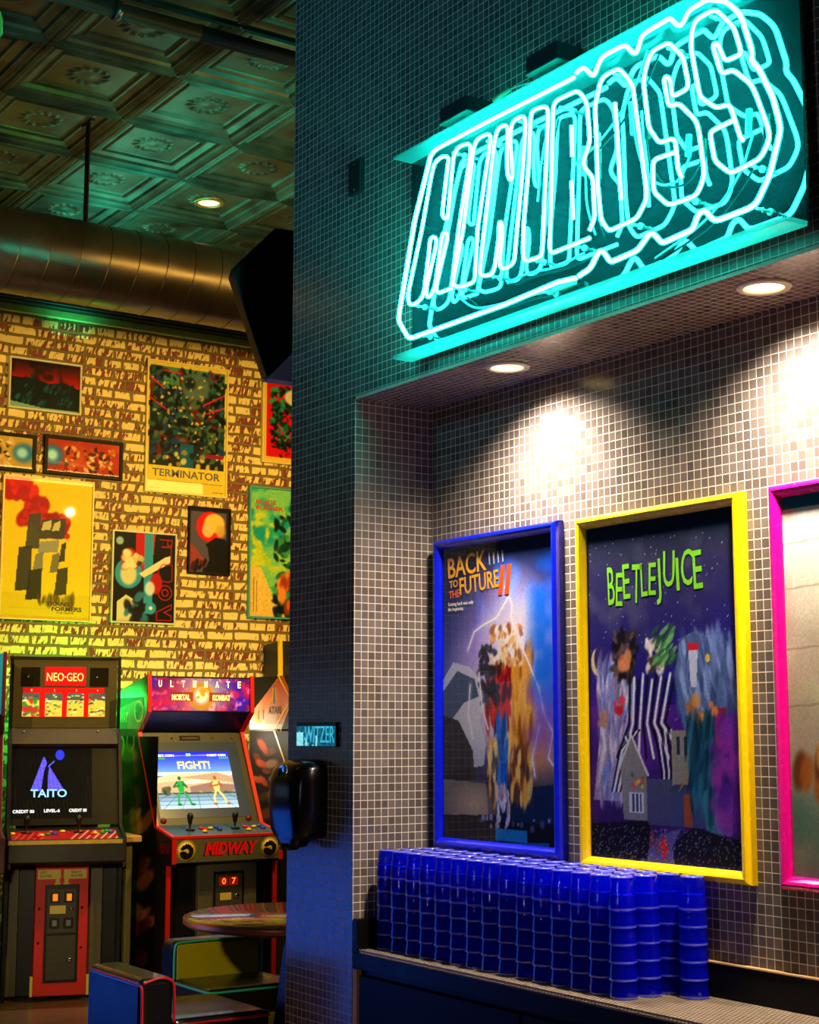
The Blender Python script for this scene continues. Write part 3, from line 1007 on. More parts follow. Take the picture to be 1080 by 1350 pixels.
ORD = 'first second third fourth fifth sixth seventh eighth ninth tenth eleventh twelfth thirteenth fourteenth fifteenth'.split()
prof = [(.0368, 0), (.0381, .0015), (.0379, .006), (.0370, .02), (.033, .06), (.0305, .083), (.0285, .0865), (.015, .0868), (.0008, .0866), (.0008, .0805), (.02, .080), (.0275, .078), (.031, .055), (.0348, .02), (.0358, .004)]
gm = MB().lathe(prof, n=26, closed=True)
TUM = tumbler_mat()
proto = gm.build('tumbler', TUM)
proto.data.materials.append(rim_glint_mat())
for f in proto.data.polygons:        # paler mouth rim and base edge imitate caught light
    h = sum(proto.data.vertices[q].co.z for q in f.vertices) / len(f.vertices)
    r = sum(proto.data.vertices[q].co.xy.length for q in f.vertices) / len(f.vertices)
    if (h < .0042 and r > .0352) or (h > .0845 and r > .019):
        f.material_index = 1
ST, BASE = .0442, .7605
rows = (('front', 2.786), ('middle', 2.865), ('rear', 2.944))
first = True
for rn, y in rows:
    nst = 16 if rn == 'rear' else 15
    for i in range(nst):
        x = -4.222 + .0785 * i + {'front': 0, 'middle': .004, 'rear': .008}[rn]
        if rn == 'rear' and i == 15:
            x += .012
        jx, jy = (random.random() - .5) * .004, (random.random() - .5) * .002
        nh = 6
        for k in range(nh):
            o = proto if first else proto.copy()
            if not first:
                C.objects.link(o)
            first = False
            o.location = (x + jx, y + jy, BASE + ST * k)
            o.rotation_euler = (0, 0, random.random() * 6)
            if i == 15:
                lb = 'blue tumbler, %s from the bottom of the lone extra stack at the right end' % ORD[k]
            else:
                lb = 'blue tumbler, %s from bottom of %s-row stack %s from the left' % (ORD[k], rn, ORD[i])
            tag(o, lb, 'glass', 'blue tumblers stacked on the bar mat')
# ------------------------------------------------------------------ framed posters
PANE = pane_mat()


def frame_loop(p0, Ud, Vd, w_, h_, prof):
    p0, Ud, Vd = V(p0), V(Ud), V(Vd)
    nr = Ud.cross(Vd)
    mb = MB()
    vs = []
    for t, d in prof:
        for a, b in ((t, t), (w_ - t, t), (w_ - t, h_ - t), (t, h_ - t)):
            vs.append(p0 + Ud * a + Vd * b + nr * d)
    n = len(prof)
    fs = [(j * 4 + k, j * 4 + (k + 1) % 4, ((j + 1) % n) * 4 + (k + 1) % 4, ((j + 1) % n) * 4 + k) for j in range(n) for k in range(4)]
    return mb.add(vs, fs)


def framed(name, label, p0, Ud, Vd, w_, h_, bw, dp, fm, art, group, glass=True, inset=.35, rough=.45, rounded=False, cat='framed poster'):
    p0, Ud, Vd = V(p0), V(Ud), V(Vd)
    nr = Ud.cross(Vd)
    t_ = thing(name, label, cat, tuple(p0 + Ud * (w_ / 2)), 0, group)
    if rounded:
        prof = [(0, 0), (0, dp * .55), (bw * .10, dp * .8), (bw * .28, dp * .96), (bw * .45, dp), (bw * .65, dp * .93), (bw * .85, dp * .74), (bw, dp * .5), (bw, 0)]
    else:
        prof = [(0, 0), (0, dp * .92), (bw * .1, dp), (bw * .9, dp), (bw, dp * .92), (bw, 0)]
    fo = frame_loop(p0, Ud, Vd, w_, h_, prof).build('frame', fm, t_)
    e = bw * .92
    art.build('print', p0 + (Ud + Vd) * e + nr * (dp * inset), Ud, Vd, w_ - 2 * e, h_ - 2 * e, art_mat('printed_paper', rough), t_)
    if glass:
        MB().quad(p0 + (Ud + Vd) * e + nr * (dp * inset + .004), Ud, Vd, w_ - 2 * e, h_ - 2 * e, .0012, nr).build('glass_pane', PANE, t_)
    t_['_ip'] = 0
    del t_['_ip']

    def at(u, v, lift=.001):
        return p0 + (Ud + Vd) * e + Ud * (u * (w_ - 2 * e)) + Vd * ((1 - v) * (h_ - 2 * e)) + nr * (dp * inset + .0006)
    return t_, at, w_ - 2 * e, h_ - 2 * e


def words(t_, at, Ud, Vd, W, H, body, u, v, w_, h_, m, name='title_lettering', **k):
    """u, v = lower left corner as fractions, v down"""
    return lettering(body, at(u, v), Ud, Vd, w_ * W, h_ * H, m, t_, name, **k)


INK = lambda n, c: mat('ink_' + n, c, .5)
# --- blue frame: night sky, pale glow with lightning, loose vertical colour strokes
A = Art(190, 290, 1.49, (12, 22, 44))
A.grad(0, .5, (10, 18, 36), (30, 60, 130)).grad(.5, 1, (40, 60, 120), (26, 22, 30))
A.cloud(5, 21, (16, 110, 230), .34, .6, .95, A.box(.3, .02, 1.2, .6, .15)).cloud(7, 31, (96, 70, 104), .5, .75, .7, A.box(.3, 0, 1.1, .4, .15))
A.ell(.60, .42, .36, .22, (226, 160, 224), .95, .8).ell(.66, .36, .2, .16, (255, 236, 224), .9, .8).ell(.93, .48, .12, .2, (60, 110, 230), .8, .9)
A.ell(.35, .48, .22, .12, (206, 170, 196), .7, .8).ell(.82, .68, .24, .1, (240, 150, 60), .9, .7).ell(.4, .63, .3, .06, (226, 206, 190), .7, .8)
A.poly([(0, .46), (.1, .40), (.26, .42), (.36, .47), (.42, .52), (.34, .6), (.40, .68), (.38, .75), (0, .78)], (206, 200, 190), .8)
A.poly([(0, .50), (.14, .43), (.3, .46), (.34, .52), (.2, .54), (.08, .6), (0, .66)], (44, 66, 88), .9)
A.poly([(0, .58), (.15, .60), (.28, .70), (.30, .80), (0, .80)], (18, 20, 30), .92).poly([(0, .8), (.4, .81), (.42, .93), (0, .93)], (120, 106, 86), .9)
A.ell(.3, .88, .16, .05, (206, 170, 120), .7, .8).poly([(0, .92), (1, .9), (1, 1), (0, 1)], (16, 14, 20), .95).poly([(.55, .83), (1, .80), (1, .93), (.5, .93)], (8, 34, 60), .9)
# loose vertical strokes of orange, red, blue and white paint
A.dabs(150, .56, .40, .80, .72, [(224, 140, 30), (196, 106, 20), (250, 190, 70), (150, 76, 16), (240, 160, 60)], .010, .024, .85, 4.5, 5, .06)
A.dabs(90, .40, .42, .62, .62, [(206, 26, 24), (226, 50, 36), (140, 16, 20), (176, 30, 24), (60, 20, 24)], .009, .022, .9, 3, 6, .06)
A.dabs(70, .49, .61, .58, .86, [(20, 90, 176), (26, 70, 136), (60, 136, 200), (14, 44, 96)], .008, .017, .9, 4.5, 7, .06)
A.dabs(40, .36, .36, .50, .54, [(30, 34, 48), (60, 62, 70), (14, 16, 24)], .010, .024, .85, 2, 8)
A.dabs(70, .46, .29, .72, .42, [(232, 160, 80), (206, 120, 60), (255, 236, 206), (150, 80, 40), (250, 200, 130)], .008, .020, .85, 1.8, 9)
A.dabs(60, .62, .68, .80, .86, [(236, 156, 40), (50, 40, 44), (250, 196, 90), (120, 60, 30)], .009, .02, .8, 3.6, 10, .06)
A.dabs(30, .42, .66, .50, .86, [(236, 156, 40), (60, 60, 60), (250, 206, 120)], .008, .016, .8, 3.6, 11, .06)
A.dabs(30, .50, .82, .60, .94, [(236, 220, 206), (170, 140, 130), (206, 180, 170)], .007, .014, .85, 3, 12, .06)
A.dabs(24, .35, .91, .95, .95, [(200, 206, 220), (90, 100, 120), (20, 20, 40)], .006, .02, .6, 1, 13)
for pts in ([(.58, .16), (.64, .22), (.63, .27), (.70, .33)], [(.24, .36), (.30, .30), (.38, .28), (.5, .26), (.6, .2)], [(.72, .36), (.80, .44), (.86, .50), (.90, .58), (.97, .64), (.93, .72), (1, .76)],
            [(.26, .48), (.24, .58), (.28, .66)], [(.34, .44), (.37, .56), (.42, .63)], [(.86, .62), (.80, .72), (.82, .78)]):
    A.line(pts, .03, (236, 200, 255), .35, 1).line(pts, .006, (255, 250, 240), .95)
A.cloud(6, 25, (10, 90, 220), .3, .6, .8, A.box(.74, .04, 1.2, .62, .12)).cloud(5, 27, (110, 70, 170), .45, .7, .7, A.box(.7, .4, 1.2, .75, .1))
A.rect(.48, .955, .75, .99, (20, 130, 150), .9).speck(.16)
A.gain = (1.05, 1.25, 1.9)
FR = mat('blue_frame', (8, 26, 214), .22, coat=.4, noise=.15, nscale=40)
t_, at, W, H_ = framed('movie_poster', 'wide poster in a royal blue frame, orange title over a blue night sky', (-4.248, 3.009, 1.066), X_, Z_, .645, 1.004, .033, .036, FR, A, 'framed posters in the alcove', rounded=True)
OR, RD = INK('amber', (250, 176, 24)), INK('vermilion', (238, 92, 24))
k = dict(rot=.06, bold=.012)
words(t_, at, X_, Z_, W, H_, 'BACK', .06, .108, .36, .072, OR, **k)
words(t_, at, X_, Z_, W, H_, '////', .44, .078, .13, .04, INK('grey', (180, 180, 190)), shear=-.3, rot=.05)
words(t_, at, X_, Z_, W, H_, 'TO', .07, .142, .08, .026, OR, **k)
words(t_, at, X_, Z_, W, H_, 'THE', .065, .178, .10, .026, RD, **k)
words(t_, at, X_, Z_, W, H_, 'FUTURE', .17, .17, .36, .06, OR, **k)
words(t_, at, X_, Z_, W, H_, 'II', .52, .185, .12, .10, RD, shear=.15, bold=.03)
words(t_, at, X_, Z_, W, H_, 'Getting back was only\nthe beginning.', .055, .225, .24, .034, INK('white', (235, 235, 235)), name='tagline')

# --- yellow frame: purple night, green title, striped cloth, pale lace, a wooden house
A = Art(190, 290, 1.51, (38, 30, 60))
A.grad(0, .12, (14, 26, 38), (46, 44, 62)).grad(.12, .55, (46, 42, 66), (34, 22, 110)).grad(.55, 1, (74, 30, 120), (40, 26, 60))
A.cloud(5, 41, (30, 26, 150), .45, .75, .7, A.box(.5, .25, 1.2, .6, .2)).cloud(6, 45, (110, 40, 130), .45, .75, .7, A.box(-.2, .45, 1.2, .95, .15)).cloud(8, 47, (84, 84, 92), .5, .75, .5, A.box(-.2, .02, 1.2, .4, .1))
A.stars(160, .05, .6)
A.ell(.075, .415, .05, .042, (206, 180, 110), 1, .08).ell(.095, .405, .048, .04, (44, 36, 84), 1, .08)
A.poly([(.18, .42), (.10, .55), (.03, .98 - .15), (.22, .83), (.24, .6), (.34, .5), (.30, .38)], (168, 150, 156), .8)
A.dabs(160, .07, .42, .31, .82, [(216, 196, 180), (150, 140, 170), (236, 216, 206), (110, 92, 120), (90, 130, 190)], .006, .014, .6, 5, 15, .1)
A.dabs(60, .19, .33, .33, .47, [(20, 16, 20), (52, 40, 36), (90, 70, 60)], .008, .02, .9, 2.6, 16).dabs(5, .24, .40, .29, .5, [(214, 130, 76), (190, 96, 50)], .02, .035, .85, 1.5, 17)
A.dabs(7, .19, .52, .26, .57, [(196, 30, 30), (220, 60, 70)], .012, .024, .9, 1, 18)
for i in range(11):           # loose bands of dark and pale cloth
    u = .30 + i * .03
    A.line([(u, .46 + .008 * (i % 3)), (u - .01 - .006 * i, .60), (u + .02 * (i - 5), .70)], .010, (222, 222, 206) if i % 2 else (16, 16, 22), .95)
for i in range(6):
    A.line([(.46 + i * .022, .62), (.50 + i * .016, .74), (.50 + i * .013, .80)], .007, (222, 222, 206) if i % 2 else (16, 16, 22), .95)
    A.line([(.36 - i * .02, .62 + .004 * i), (.22 + i * .016, .68), (.16 + i * .015, .80)], .007, (222, 222, 206) if i % 2 else (16, 16, 22), .95)
A.dabs(40, .42, .36, .53, .45, [(226, 206, 170), (190, 160, 110), (240, 226, 200), (60, 50, 40)], .008, .018, .8, 1.8, 19).dabs(40, .47, .32, .60, .43, [(60, 130, 50), (110, 170, 90), (40, 80, 40)], .006, .013, .8, 3, 20, .8)
A.poly([(.64, .36), (.74, .34), (.84, .37), (.97, .46), (1, .62), (.90, .60), (.88, .56), (.64, .6), (.60, .46)], (84, 100, 128), .95)
A.dabs(120, .62, .37, .95, .6, [(70, 90, 124), (114, 132, 166), (46, 60, 92), (150, 166, 190)], .008, .022, .7, 4, 22, -.15).poly([(.69, .39), (.75, .39), (.735, .50), (.70, .5)], (206, 200, 206), .9)
A.rect(.685, .375, .755, .395, (200, 30, 40)).ell(.81, .42, .014, .012, (220, 180, 40))
A.poly([(.66, .58), (.88, .56), (.84, .82), (.68, .84)], (30, 80, 92), .85).poly([(.84, .56), (.92, .56), (.86, .70)], (150, 30, 36), .9)
A.dabs(6, .68, .53, .76, .60, [(214, 140, 60), (180, 100, 40), (240, 190, 110)], .018, .03, .85, 1.2, 23).dabs(3, .80, .54, .86, .57, [(214, 120, 60)], .014, .024, .9, 1, 24)
A.dabs(4, .06, .57, .15, .62, [(206, 160, 120), (170, 120, 90)], .014, .026, .9, 1.2, 25)
# a generic wooden house
A.poly([(.22, .72), (.30, .64), (.40, .74), (.40, .88), (.24, .88)], (130, 124, 108), .95).line([(.21, .735), (.30, .635), (.41, .75)], .008, (206, 196, 180))
A.rect(.57, .62, .70, .78, (138, 130, 104), .95).rect(.40, .76, .57, .89, (70, 72, 92), .95).poly([(.54, .79), (.58, .775), (.78, .775), (.80, .79)], (56, 60, 76))
A.rect(.56, .79, .78, .89, (60, 70, 96), .95).rect(.64, .80, .69, .89, (150, 70, 40)).rect(.28, .80, .38, .86, (190, 190, 170)).dabs(12, .28, .75, .38, .79, [(200, 60, 40), (60, 110, 50), (220, 170, 60)], .006, .012, .9, 1, 27)
for u in (.30, .325, .35):
    A.rect(u, .805, u + .015, .855, (40, 60, 90))
for u in (.60, .65):
    A.rect(u, .64, u + .02, .69, (30, 50, 70))
A.poly([(.60, .80), (.70, .70), (.66, .76)], (150, 120, 70))
A.poly([(.74, .78), (.86, .80), (.88, .93), (.78, .90)], (60, 150, 130), .7).poly([(.80, .79), (.94, .80), (.93, .91), (.84, .9)], (150, 110, 180), .6)
A.poly([(0, .90), (.4, .88), (.46, .95), (.40, 1), (0, 1)], (22, 18, 26)).poly([(.56, 1), (.58, .93), (.70, .89), (1, .92), (1, 1)], (26, 24, 32)).poly([(.34, 1), (.48, .92), (.62, .895), (.56, .95), (.57, 1)], (86, 78, 120))
A.dabs(5, .36, .92, .48, .98, [(16, 16, 22), (120, 60, 60)], .01, .016, .9, 2.4, 28, .06).dabs(4, .49, .94, .52, .98, [(214, 30, 24)], .012, .02, .95, 1.6, 29, .06)
A.stars(420, .9, .999, (220, 210, 190), 8).dabs(60, .66, .6, .84, .84, [(20, 70, 84), (40, 110, 120), (14, 40, 50)], .008, .018, .7, 5, 230, .06).dabs(40, .84, .6, .99, .9, [(120, 40, 150), (160, 50, 140), (70, 30, 120)], .02, .05, .5, 1.5, 231).speck(.18)
A.gain = (1.05, 1.2, 1.8)
FR = mat('yellow_frame', (250, 208, 6), .25, coat=.4, noise=.06, nscale=40)
t_, at, W, H_ = framed('movie_poster', 'poster in a bright yellow frame with crooked green title on dark purple sky', (-3.518, 3.009, 1.052), X_, Z_, .662, 1.010, .033, .036, FR, A, 'framed posters in the alcove', rounded=True)
GRN = INK('lime', (132, 226, 30))
for i, (ch, u, v, w_, h_) in enumerate((('B', .16, .245, .048, .115), ('E', .212, .25, .046, .10), ('E', .268, .233, .048, .105), ('T', .324, .247, .062, .115), ('L', .392, .232, .042, .10), ('E', .44, .23, .048, .095),
                                       ('J', .495, .262, .034, .135), ('U', .538, .212, .075, .105), ('I', .628, .228, .018, .095), ('C', .655, .215, .072, .105), ('E', .738, .23, .056, .11))):
    words(t_, at, X_, Z_, W, H_, ch, u, v - .012 * (u - .2), w_, h_, GRN, rot=.04 * (-1) ** i, bold=.004)

# --- pink frame: creased cream paper, dark figure-less shape, green shadow
A = Art(190, 290, 1.49, (236, 222, 200))
A.grad(0, .5, (244, 234, 222), (226, 208, 172)).grad(.5, 1, (220, 204, 160), (120, 140, 116))
A.cloud(5, 61, (206, 176, 150), .4, .75, .7).cloud(9, 65, (160, 170, 130), .5, .8, .6, A.box(-.2, .3, 1.2, 1.2, .2)).cloud(4, 69, (90, 140, 118), .45, .75, .8, A.box(-.2, .72, 1.3, 1.1, .1))
A.rect(0, 0, 1, .035, (30, 110, 120))
for v in (.12, .24, .40, .55):
    A.line([(0, v + .01), (.3, v), (.7, v + .015), (1, v - .01)], .004, (150, 120, 90), .6)
A.poly([(.30, .40), (.40, .36), (.62, .37), (.72, .46), (.74, .66), (.60, .72), (.30, .72), (.26, .55)], (26, 34, 46), .95).dabs(30, .28, .40, .72, .7, [(20, 60, 74), (30, 28, 34), (60, 64, 96), (14, 20, 24)], .03, .06, .8, 2, 33)
A.dabs(10, .05, .66, .34, .76, [(196, 110, 40), (236, 170, 80), (120, 60, 30), (60, 30, 20)], .03, .05, .9, 2, 34, 0).poly([(.32, .74), (.46, .62), (.48, .74)], (30, 120, 90)).dabs(8, .26, .34, .36, .5, [(120, 50, 30), (160, 70, 30)], .015, .03, .8, 2, 35, .06)
A.speck(.12)
A.gain = (1, 1.05, 1.1)
FR = mat('magenta_frame', (226, 6, 134), .25, coat=.4, noise=.1, nscale=40)
framed('movie_poster', 'poster in a hot pink frame holding creased cream paper, cut off at right', (-2.756, 3.009, 1.052), X_, Z_, .662, 1.010, .033, .036, FR, A, 'framed posters in the alcove', rounded=True)

# ------------------------------------------------------------------ posters on the brick wall
WX = -9.099
BG = 'posters on the painted brick wall'
CRM, BLF, WHF = mat('cream_frame', (226, 196, 110), .4), mat('black_frame', (8, 7, 7), .5, spec=.12), mat('silver_frame', (200, 186, 160), .4)


def brickposter(label, y0, y1, z0, z1, bw, fm, art, dp=.02, rough=.35, cat='framed poster'):
    t_, at, W, H_ = framed('wall_poster', label, (WX, y0, z0), Y_, Z_, y1 - y0, z1 - z0, bw, dp, fm, art, BG, True, .55, rough, cat=cat)
    return t_, (lambda body, u, v, w_, h_, m, **k: words(t_, at, Y_, Z_, W, H_, body, u, v, w_, h_, m, **k))


A = Art(100, 72, .69, (8, 12, 16))
A.grad(0, .48, (30, 4, 8), (196, 12, 14)).cloud(6, 81, (20, 4, 10), .45, .7, .8, A.box(-.1, -.1, 1.1, .5, .1)).poly([(0, .38), (.3, .36), (.55, .44), (.8, .40), (1, .5), (1, 1), (0, 1)], (8, 22, 26))
A.dabs(60, 0, .45, 1, .9, [(10, 60, 70), (6, 20, 26), (20, 96, 104), (4, 10, 12)], .008, .03, .7, 2.4, 41, .5).ell(.31, .32, .03, .06, (12, 50, 60), 1, .2).poly([(0, .88), (.5, .97), (1, .97), (1, 1), (0, 1)], (120, 170, 160))
brickposter('small landscape picture of a red sky over dark teal hills, top left', 3.208, 3.677, 3.392, 3.714, .012, WHF, A, .03)
A = Art(100, 50, .46, (196, 156, 66))
A.ell(.88, .5, .14, .30, (26, 110, 196), .95, .3).ell(.86, .5, .07, .16, (170, 226, 255), .95, .4)
A.dabs(50, .2, .15, .72, .92, [(222, 178, 110), (150, 106, 60), (40, 28, 20), (240, 216, 166)], .012, .035, .9, 1.8, 43)
brickposter('black framed tan picture with a blue burst at its right edge', 2.875, 3.40, 3.003, 3.238, .022, BLF, A)
A = Art(110, 52, .46, (176, 44, 20))
A.cloud(5, 91, (206, 80, 30), .4, .7, .7).ell(.08, .5, .13, .30, (26, 120, 206), .95, .3).ell(.07, .5, .07, .16, (190, 236, 255), .95, .4)
for c in (.34, .60, .82):
    A.dabs(34, c - .09, .2, c + .09, .9, [(226, 170, 100), (196, 80, 30), (70, 14, 12), (236, 196, 130), (30, 8, 8), (120, 16, 14)], .010, .028, .9, 1.8, int(c * 100))
brickposter('black framed red picture with a blue burst at its left edge', 3.451, 3.971, 3.007, 3.252, .022, BLF, A)
# busy collage
A = Art(110, 165, 1.5, (232, 196, 60))
A.rect(.02, .03, .98, .80, (20, 34, 40)).rect(.18, .03, .98, .2, (70, 130, 96))
A.dabs(420, .03, .05, .97, .74, [(14, 20, 26), (20, 60, 106), (30, 84, 80), (80, 100, 70), (10, 12, 14), (10, 12, 14), (50, 90, 66), (110, 20, 30)], .008, .032, .9, 2.2, 51)
A.ell(.60, .16, .18, .11, (84, 106, 96), .95, .12).ell(.52, .14, .07, .05, (20, 26, 30), .9, .3)
A.dabs(70, .05, .1, .95, .72, [(226, 196, 90), (196, 150, 60), (150, 160, 110)], .006, .016, .9, 1.6, 53)
for p in ([(.02, .12), (.2, .2)], [(.7, .3), (.97, .2)], [(.02, .28), (.22, .36)], [(.75, .36), (.97, .3)], [(.2, .06), (.4, .07)]):
    A.line(p, .012, (206, 26, 34))
A.rect(.42, .62, .58, .80, (16, 90, 140), .9).dabs(24, .02, .68, .97, .80, [(226, 196, 90), (20, 24, 26), (150, 130, 70)], .015, .035, .9, 1.2, 54).rect(.74, .68, .97, .71, (150, 20, 40))
A.rect(0, .80, 1, 1, (232, 196, 60)).fine(.03, .97, (.90, .915, .93), (110, 90, 40), .003).fine(.03, .16, (.975,), (90, 70, 30), .003).fine(.84, .97, (.975,), (90, 70, 30), .003).speck(.15)
t_, wr = brickposter('tall yellow-bordered poster crowded with dark teal and grey shapes, grey title below', 4.125, 4.712, 2.955, 3.823, .012, CRM, A)
wr('TERMINATOR', .07, .885, .86, .06, INK('slate', (78, 78, 80)), bold=.02)
# yellow field with red smoke
A = Art(110, 165, 1.49, (240, 204, 24))
A.rect(0, .82, 1, 1, (226, 186, 22), .7)
A.dabs(70, 0, .02, .34, .14, [(206, 20, 26), (176, 10, 22), (226, 30, 30)], .03, .07, .95, 1.2, 61).dabs(50, .18, .16, .46, .32, [(206, 20, 26), (170, 10, 20)], .03, .06, .95, 1.2, 62).dabs(24, .40, .26, .74, .40, [(206, 20, 26), (150, 8, 18)], .02, .05, .95, 1.2, 63)
for a in ((.28, .24, .42, .50, (70, 66, 60)), (.43, .27, .70, .42, (60, 60, 62)), (.45, .29, .54, .36, (214, 200, 140)), (.57, .29, .64, .36, (214, 200, 140)), (.42, .43, .63, .52, (150, 146, 140)), (.18, .48, .33, .80, (56, 52, 44)),
          (.37, .52, .46, .66, (130, 126, 120)), (.56, .52, .64, .66, (120, 110, 90)), (.30, .64, .45, .86, (46, 42, 36)), (.62, .62, .74, .82, (66, 56, 34)), (.66, .44, .71, .58, (56, 52, 50))):
    A.poly([(a[0], a[1] + .02), (a[2], a[1]), (a[2] - .01, a[3]), (a[0] - .03, a[3] + .01)], a[4], .95)
A.dabs(20, .25, .84, .8, .88, [(120, 96, 30), (60, 48, 20)], .01, .03, .6, 3, 64, 0).fine(.1, .5, (.925,), (90, 70, 20), .003).speck(.05)
t_, wr = brickposter('large bright yellow poster with a red smoke plume, far left', 3.20, 3.785, 2.105, 2.98, .01, CRM, A)
wr('TRANS', .50, .905, .27, .03, INK('black', (30, 26, 14)), bold=.03)
wr('FORMERS', .57, .94, .34, .032, INK('black', (30, 26, 14)), bold=.03)
wr('THE MOVIE', .62, .958, .2, .012, INK('black', (30, 26, 14)))
# black poster with blue and red discs and red outlined shapes
A = Art(100, 140, 1.33, (16, 14, 18))
A.poly([(.36, 0), (.68, 0), (.62, .42), (.36, .42)], (196, 16, 24)).rect(.5, 0, .64, .9, (50, 150, 196)).ell(.25, .46, .22, .17, (50, 150, 200), 1, .05).ell(.25, .47, .13, .12, (232, 214, 160), .95, .15)
A.dabs(14, .14, .22, .40, .38, [(226, 206, 150), (196, 30, 30), (240, 226, 180)], .03, .07, .95, 1.4, 71).poly([(.42, .46), (.84, .26), (.92, .24), (.92, .32), (.5, .5)], (236, 220, 176)).dabs(6, .38, .26, .5, .34, [(206, 186, 130), (60, 44, 30)], .03, .05, .9, 1.2, 72)
A.poly([(.08, .78), (.22, .70), (.36, .76), (.36, 1), (.08, 1)], (226, 206, 160)).dabs(16, .22, .68, .5, 1, [(20, 24, 34), (16, 14, 18), (50, 120, 160)], .03, .07, .9, 1.6, 73).ell(.62, .84, .09, .068, (50, 150, 200)).ell(.62, .84, .03, .022, (230, 230, 220))
A.ell(.10, .10, .06, .045, (150, 190, 190)).ell(.70, .56, .10, .12, (200, 20, 30), .9, .1).ell(.60, .62, .08, .08, (230, 230, 230), .9, .2)
red = (196, 16, 26)
for p in ([(.72, .97), (.96, .97), (.96, .92), (.84, .88), (.96, .84), (.96, .79), (.72, .88), (.72, .97)], [(.75, .06), (.95, .06), (.95, .12), (.88, .12), (.88, .075)]):
    A.line(p, .009, red)
A.ring(.85, .66, .11, .009, red).ring(.85, .66, .05, .009, red).line([(.74, .50), (.74, .40), (.80, .34), (.96, .34), (.96, .52), (.90, .54), (.74, .52)], .009, red).line([(.78, .14), (.94, .14), (.94, .32)], .009, red)
brickposter('black poster with blue discs, cream shapes and red outlined letters', 3.915, 4.358, 2.11, 2.695, .011, WHF, A)
# grey violet poster with red disc
A = Art(90, 130, 1.47, (84, 74, 96))
A.rect(0, 0, 1, .05, (22, 18, 26)).rect(.93, 0, 1, 1, (30, 24, 34)).ell(.52, .28, .36, .24, (222, 20, 24), 1, .03).poly([(0, .52), (.5, .88), (0, 1)], (150, 60, 62))
A.ell(.62, .22, .26, .15, (236, 204, 84), .95, .12).ell(.46, .33, .15, .12, (226, 196, 110), .95, .15).ell(.78, .34, .12, .1, (206, 170, 70), .9, .3)
A.poly([(.40, .56), (.66, .44), (.90, .46), (1, .56), (1, 1), (.36, 1), (.50, .80), (.46, .62)], (18, 14, 18)).dabs(10, .06, .84, .4, .96, [(20, 14, 18), (60, 20, 26)], .03, .06, .9, 2, 82, .5)
brickposter('small grey-violet poster with a red disc behind a yellow shape', 4.440, 4.746, 2.447, 2.888, .012, mat('black_wood_frame', (14, 12, 12), .5, spec=.12), A)
# red poster with green mass
A = Art(90, 130, 1.4, (222, 14, 22))
A.rect(0, 0, 1, .05, (236, 190, 70)).rect(0, .94, 1, 1, (236, 190, 70)).rect(0, 0, .06, 1, (236, 190, 70))
A.dabs(200, .16, .10, .98, .85, [(20, 110, 76), (8, 46, 40), (50, 150, 96), (10, 26, 22), (10, 26, 22)], .012, .045, .92, 2, 91).dabs(30, .08, .6, .6, .92, [(120, 6, 14), (20, 8, 10), (222, 14, 22)], .01, .03, .9, 1.4, 92).ell(.66, .2, .26, .11, (240, 226, 180), .95, .1).ell(.62, .2, .12, .05, (236, 196, 90), .8, .4)
brickposter('red poster with a ragged green mass, under the black loudspeaker', 4.965, 5.395, 3.225, 3.815, .012, CRM, A, .03)
# teal and yellow brushed poster
A = Art(100, 160, 1.56, (120, 196, 110))
A.cloud(6, 101, (16, 150, 150), .4, .6, .95, A.box(-.2, -.1, .8, .5, .1)).cloud(9, 103, (206, 210, 40), .45, .65, .9, A.box(-.2, .1, .6, .7, .1)).poly([(0, .6), (.16, .62), (.34, .86), (.6, 1), (0, 1)], (236, 190, 90))
A.line([(.0, .36), (.3, .62)], .05, (180, 200, 40), .8)
A.dabs(220, .36, .22, 1, .98, [(10, 50, 44), (16, 96, 70), (8, 24, 22), (60, 150, 90), (8, 20, 18)], .015, .05, .9, 2, 105).dabs(12, .40, .66, .62, .98, [(226, 90, 20), (240, 140, 50), (150, 50, 20)], .03, .06, .9, 2, 106, .06).dabs(8, .6, .06, .96, .16, [(20, 80, 60), (60, 130, 60)], .04, .07, .9, 1.5, 107).dabs(6, .55, .24, .8, .36, [(120, 190, 130), (190, 206, 130)], .03, .05, .85, 1.3, 108)
A.line([(.06, .70), (.06, .96)], .006, (90, 80, 50)).line([(.1, .72), (.1, .96)], .004, (120, 100, 60)).speck(.2)
t_, wr = brickposter('tall teal and yellow brushed poster beside the tiled pillar, red title on top', 4.878, 5.44, 2.178, 3.058, .012, mat('teal_frame', (60, 150, 150), .4), A, .03)
wr('BLADE\nRUNNER', .08, .17, .38, .08, INK('crimson', (190, 20, 30)), bold=.03)
# ------------------------------------------------------------------ overhead: duct, conduit, lamps, loudspeaker
DUCT = mat('galvanised_duct', (126, 112, 92), .34, .9, noise=.35, nscale=5)
d_ = thing('air_duct', 'big round metal ventilation duct with spiral seams under the tin ceiling', 'air duct', (-6.9, 3.0, 3.67))
mb = MB().cyl((-6.9, -1.0, 3.67), (-6.9, 7.4, 3.67), .2, 64)
y = -.95
while y < 7.4:      # raised spiral seams, a little slanted
    ring = [V((-6.9 + .2005 * math.cos(t), y + .03 * math.sin(t), 3.67 + .2005 * math.sin(t))) for t in [2 * PI * k / 64 for k in range(64)]]
    mb.tube(ring, .0028, 6, True)
    y += .146
mb.build('duct_body', DUCT, d_)
for y in (2.79, 5.4, .3):
    MB().box(-6.925, -6.875, y - .003, y + .003, 3.87, 4.37).box(-6.96, -6.84, y - .01, y + .01, 4.37, 4.385).build('hanger_strap', mat('rusty_steel', (46, 32, 24), .6, .3), d_)
t_ = thing('conduit_pipe', 'dark pipe running under the tin ceiling at the top left', 'pipe', (-5.55, 2.6, 4.3))
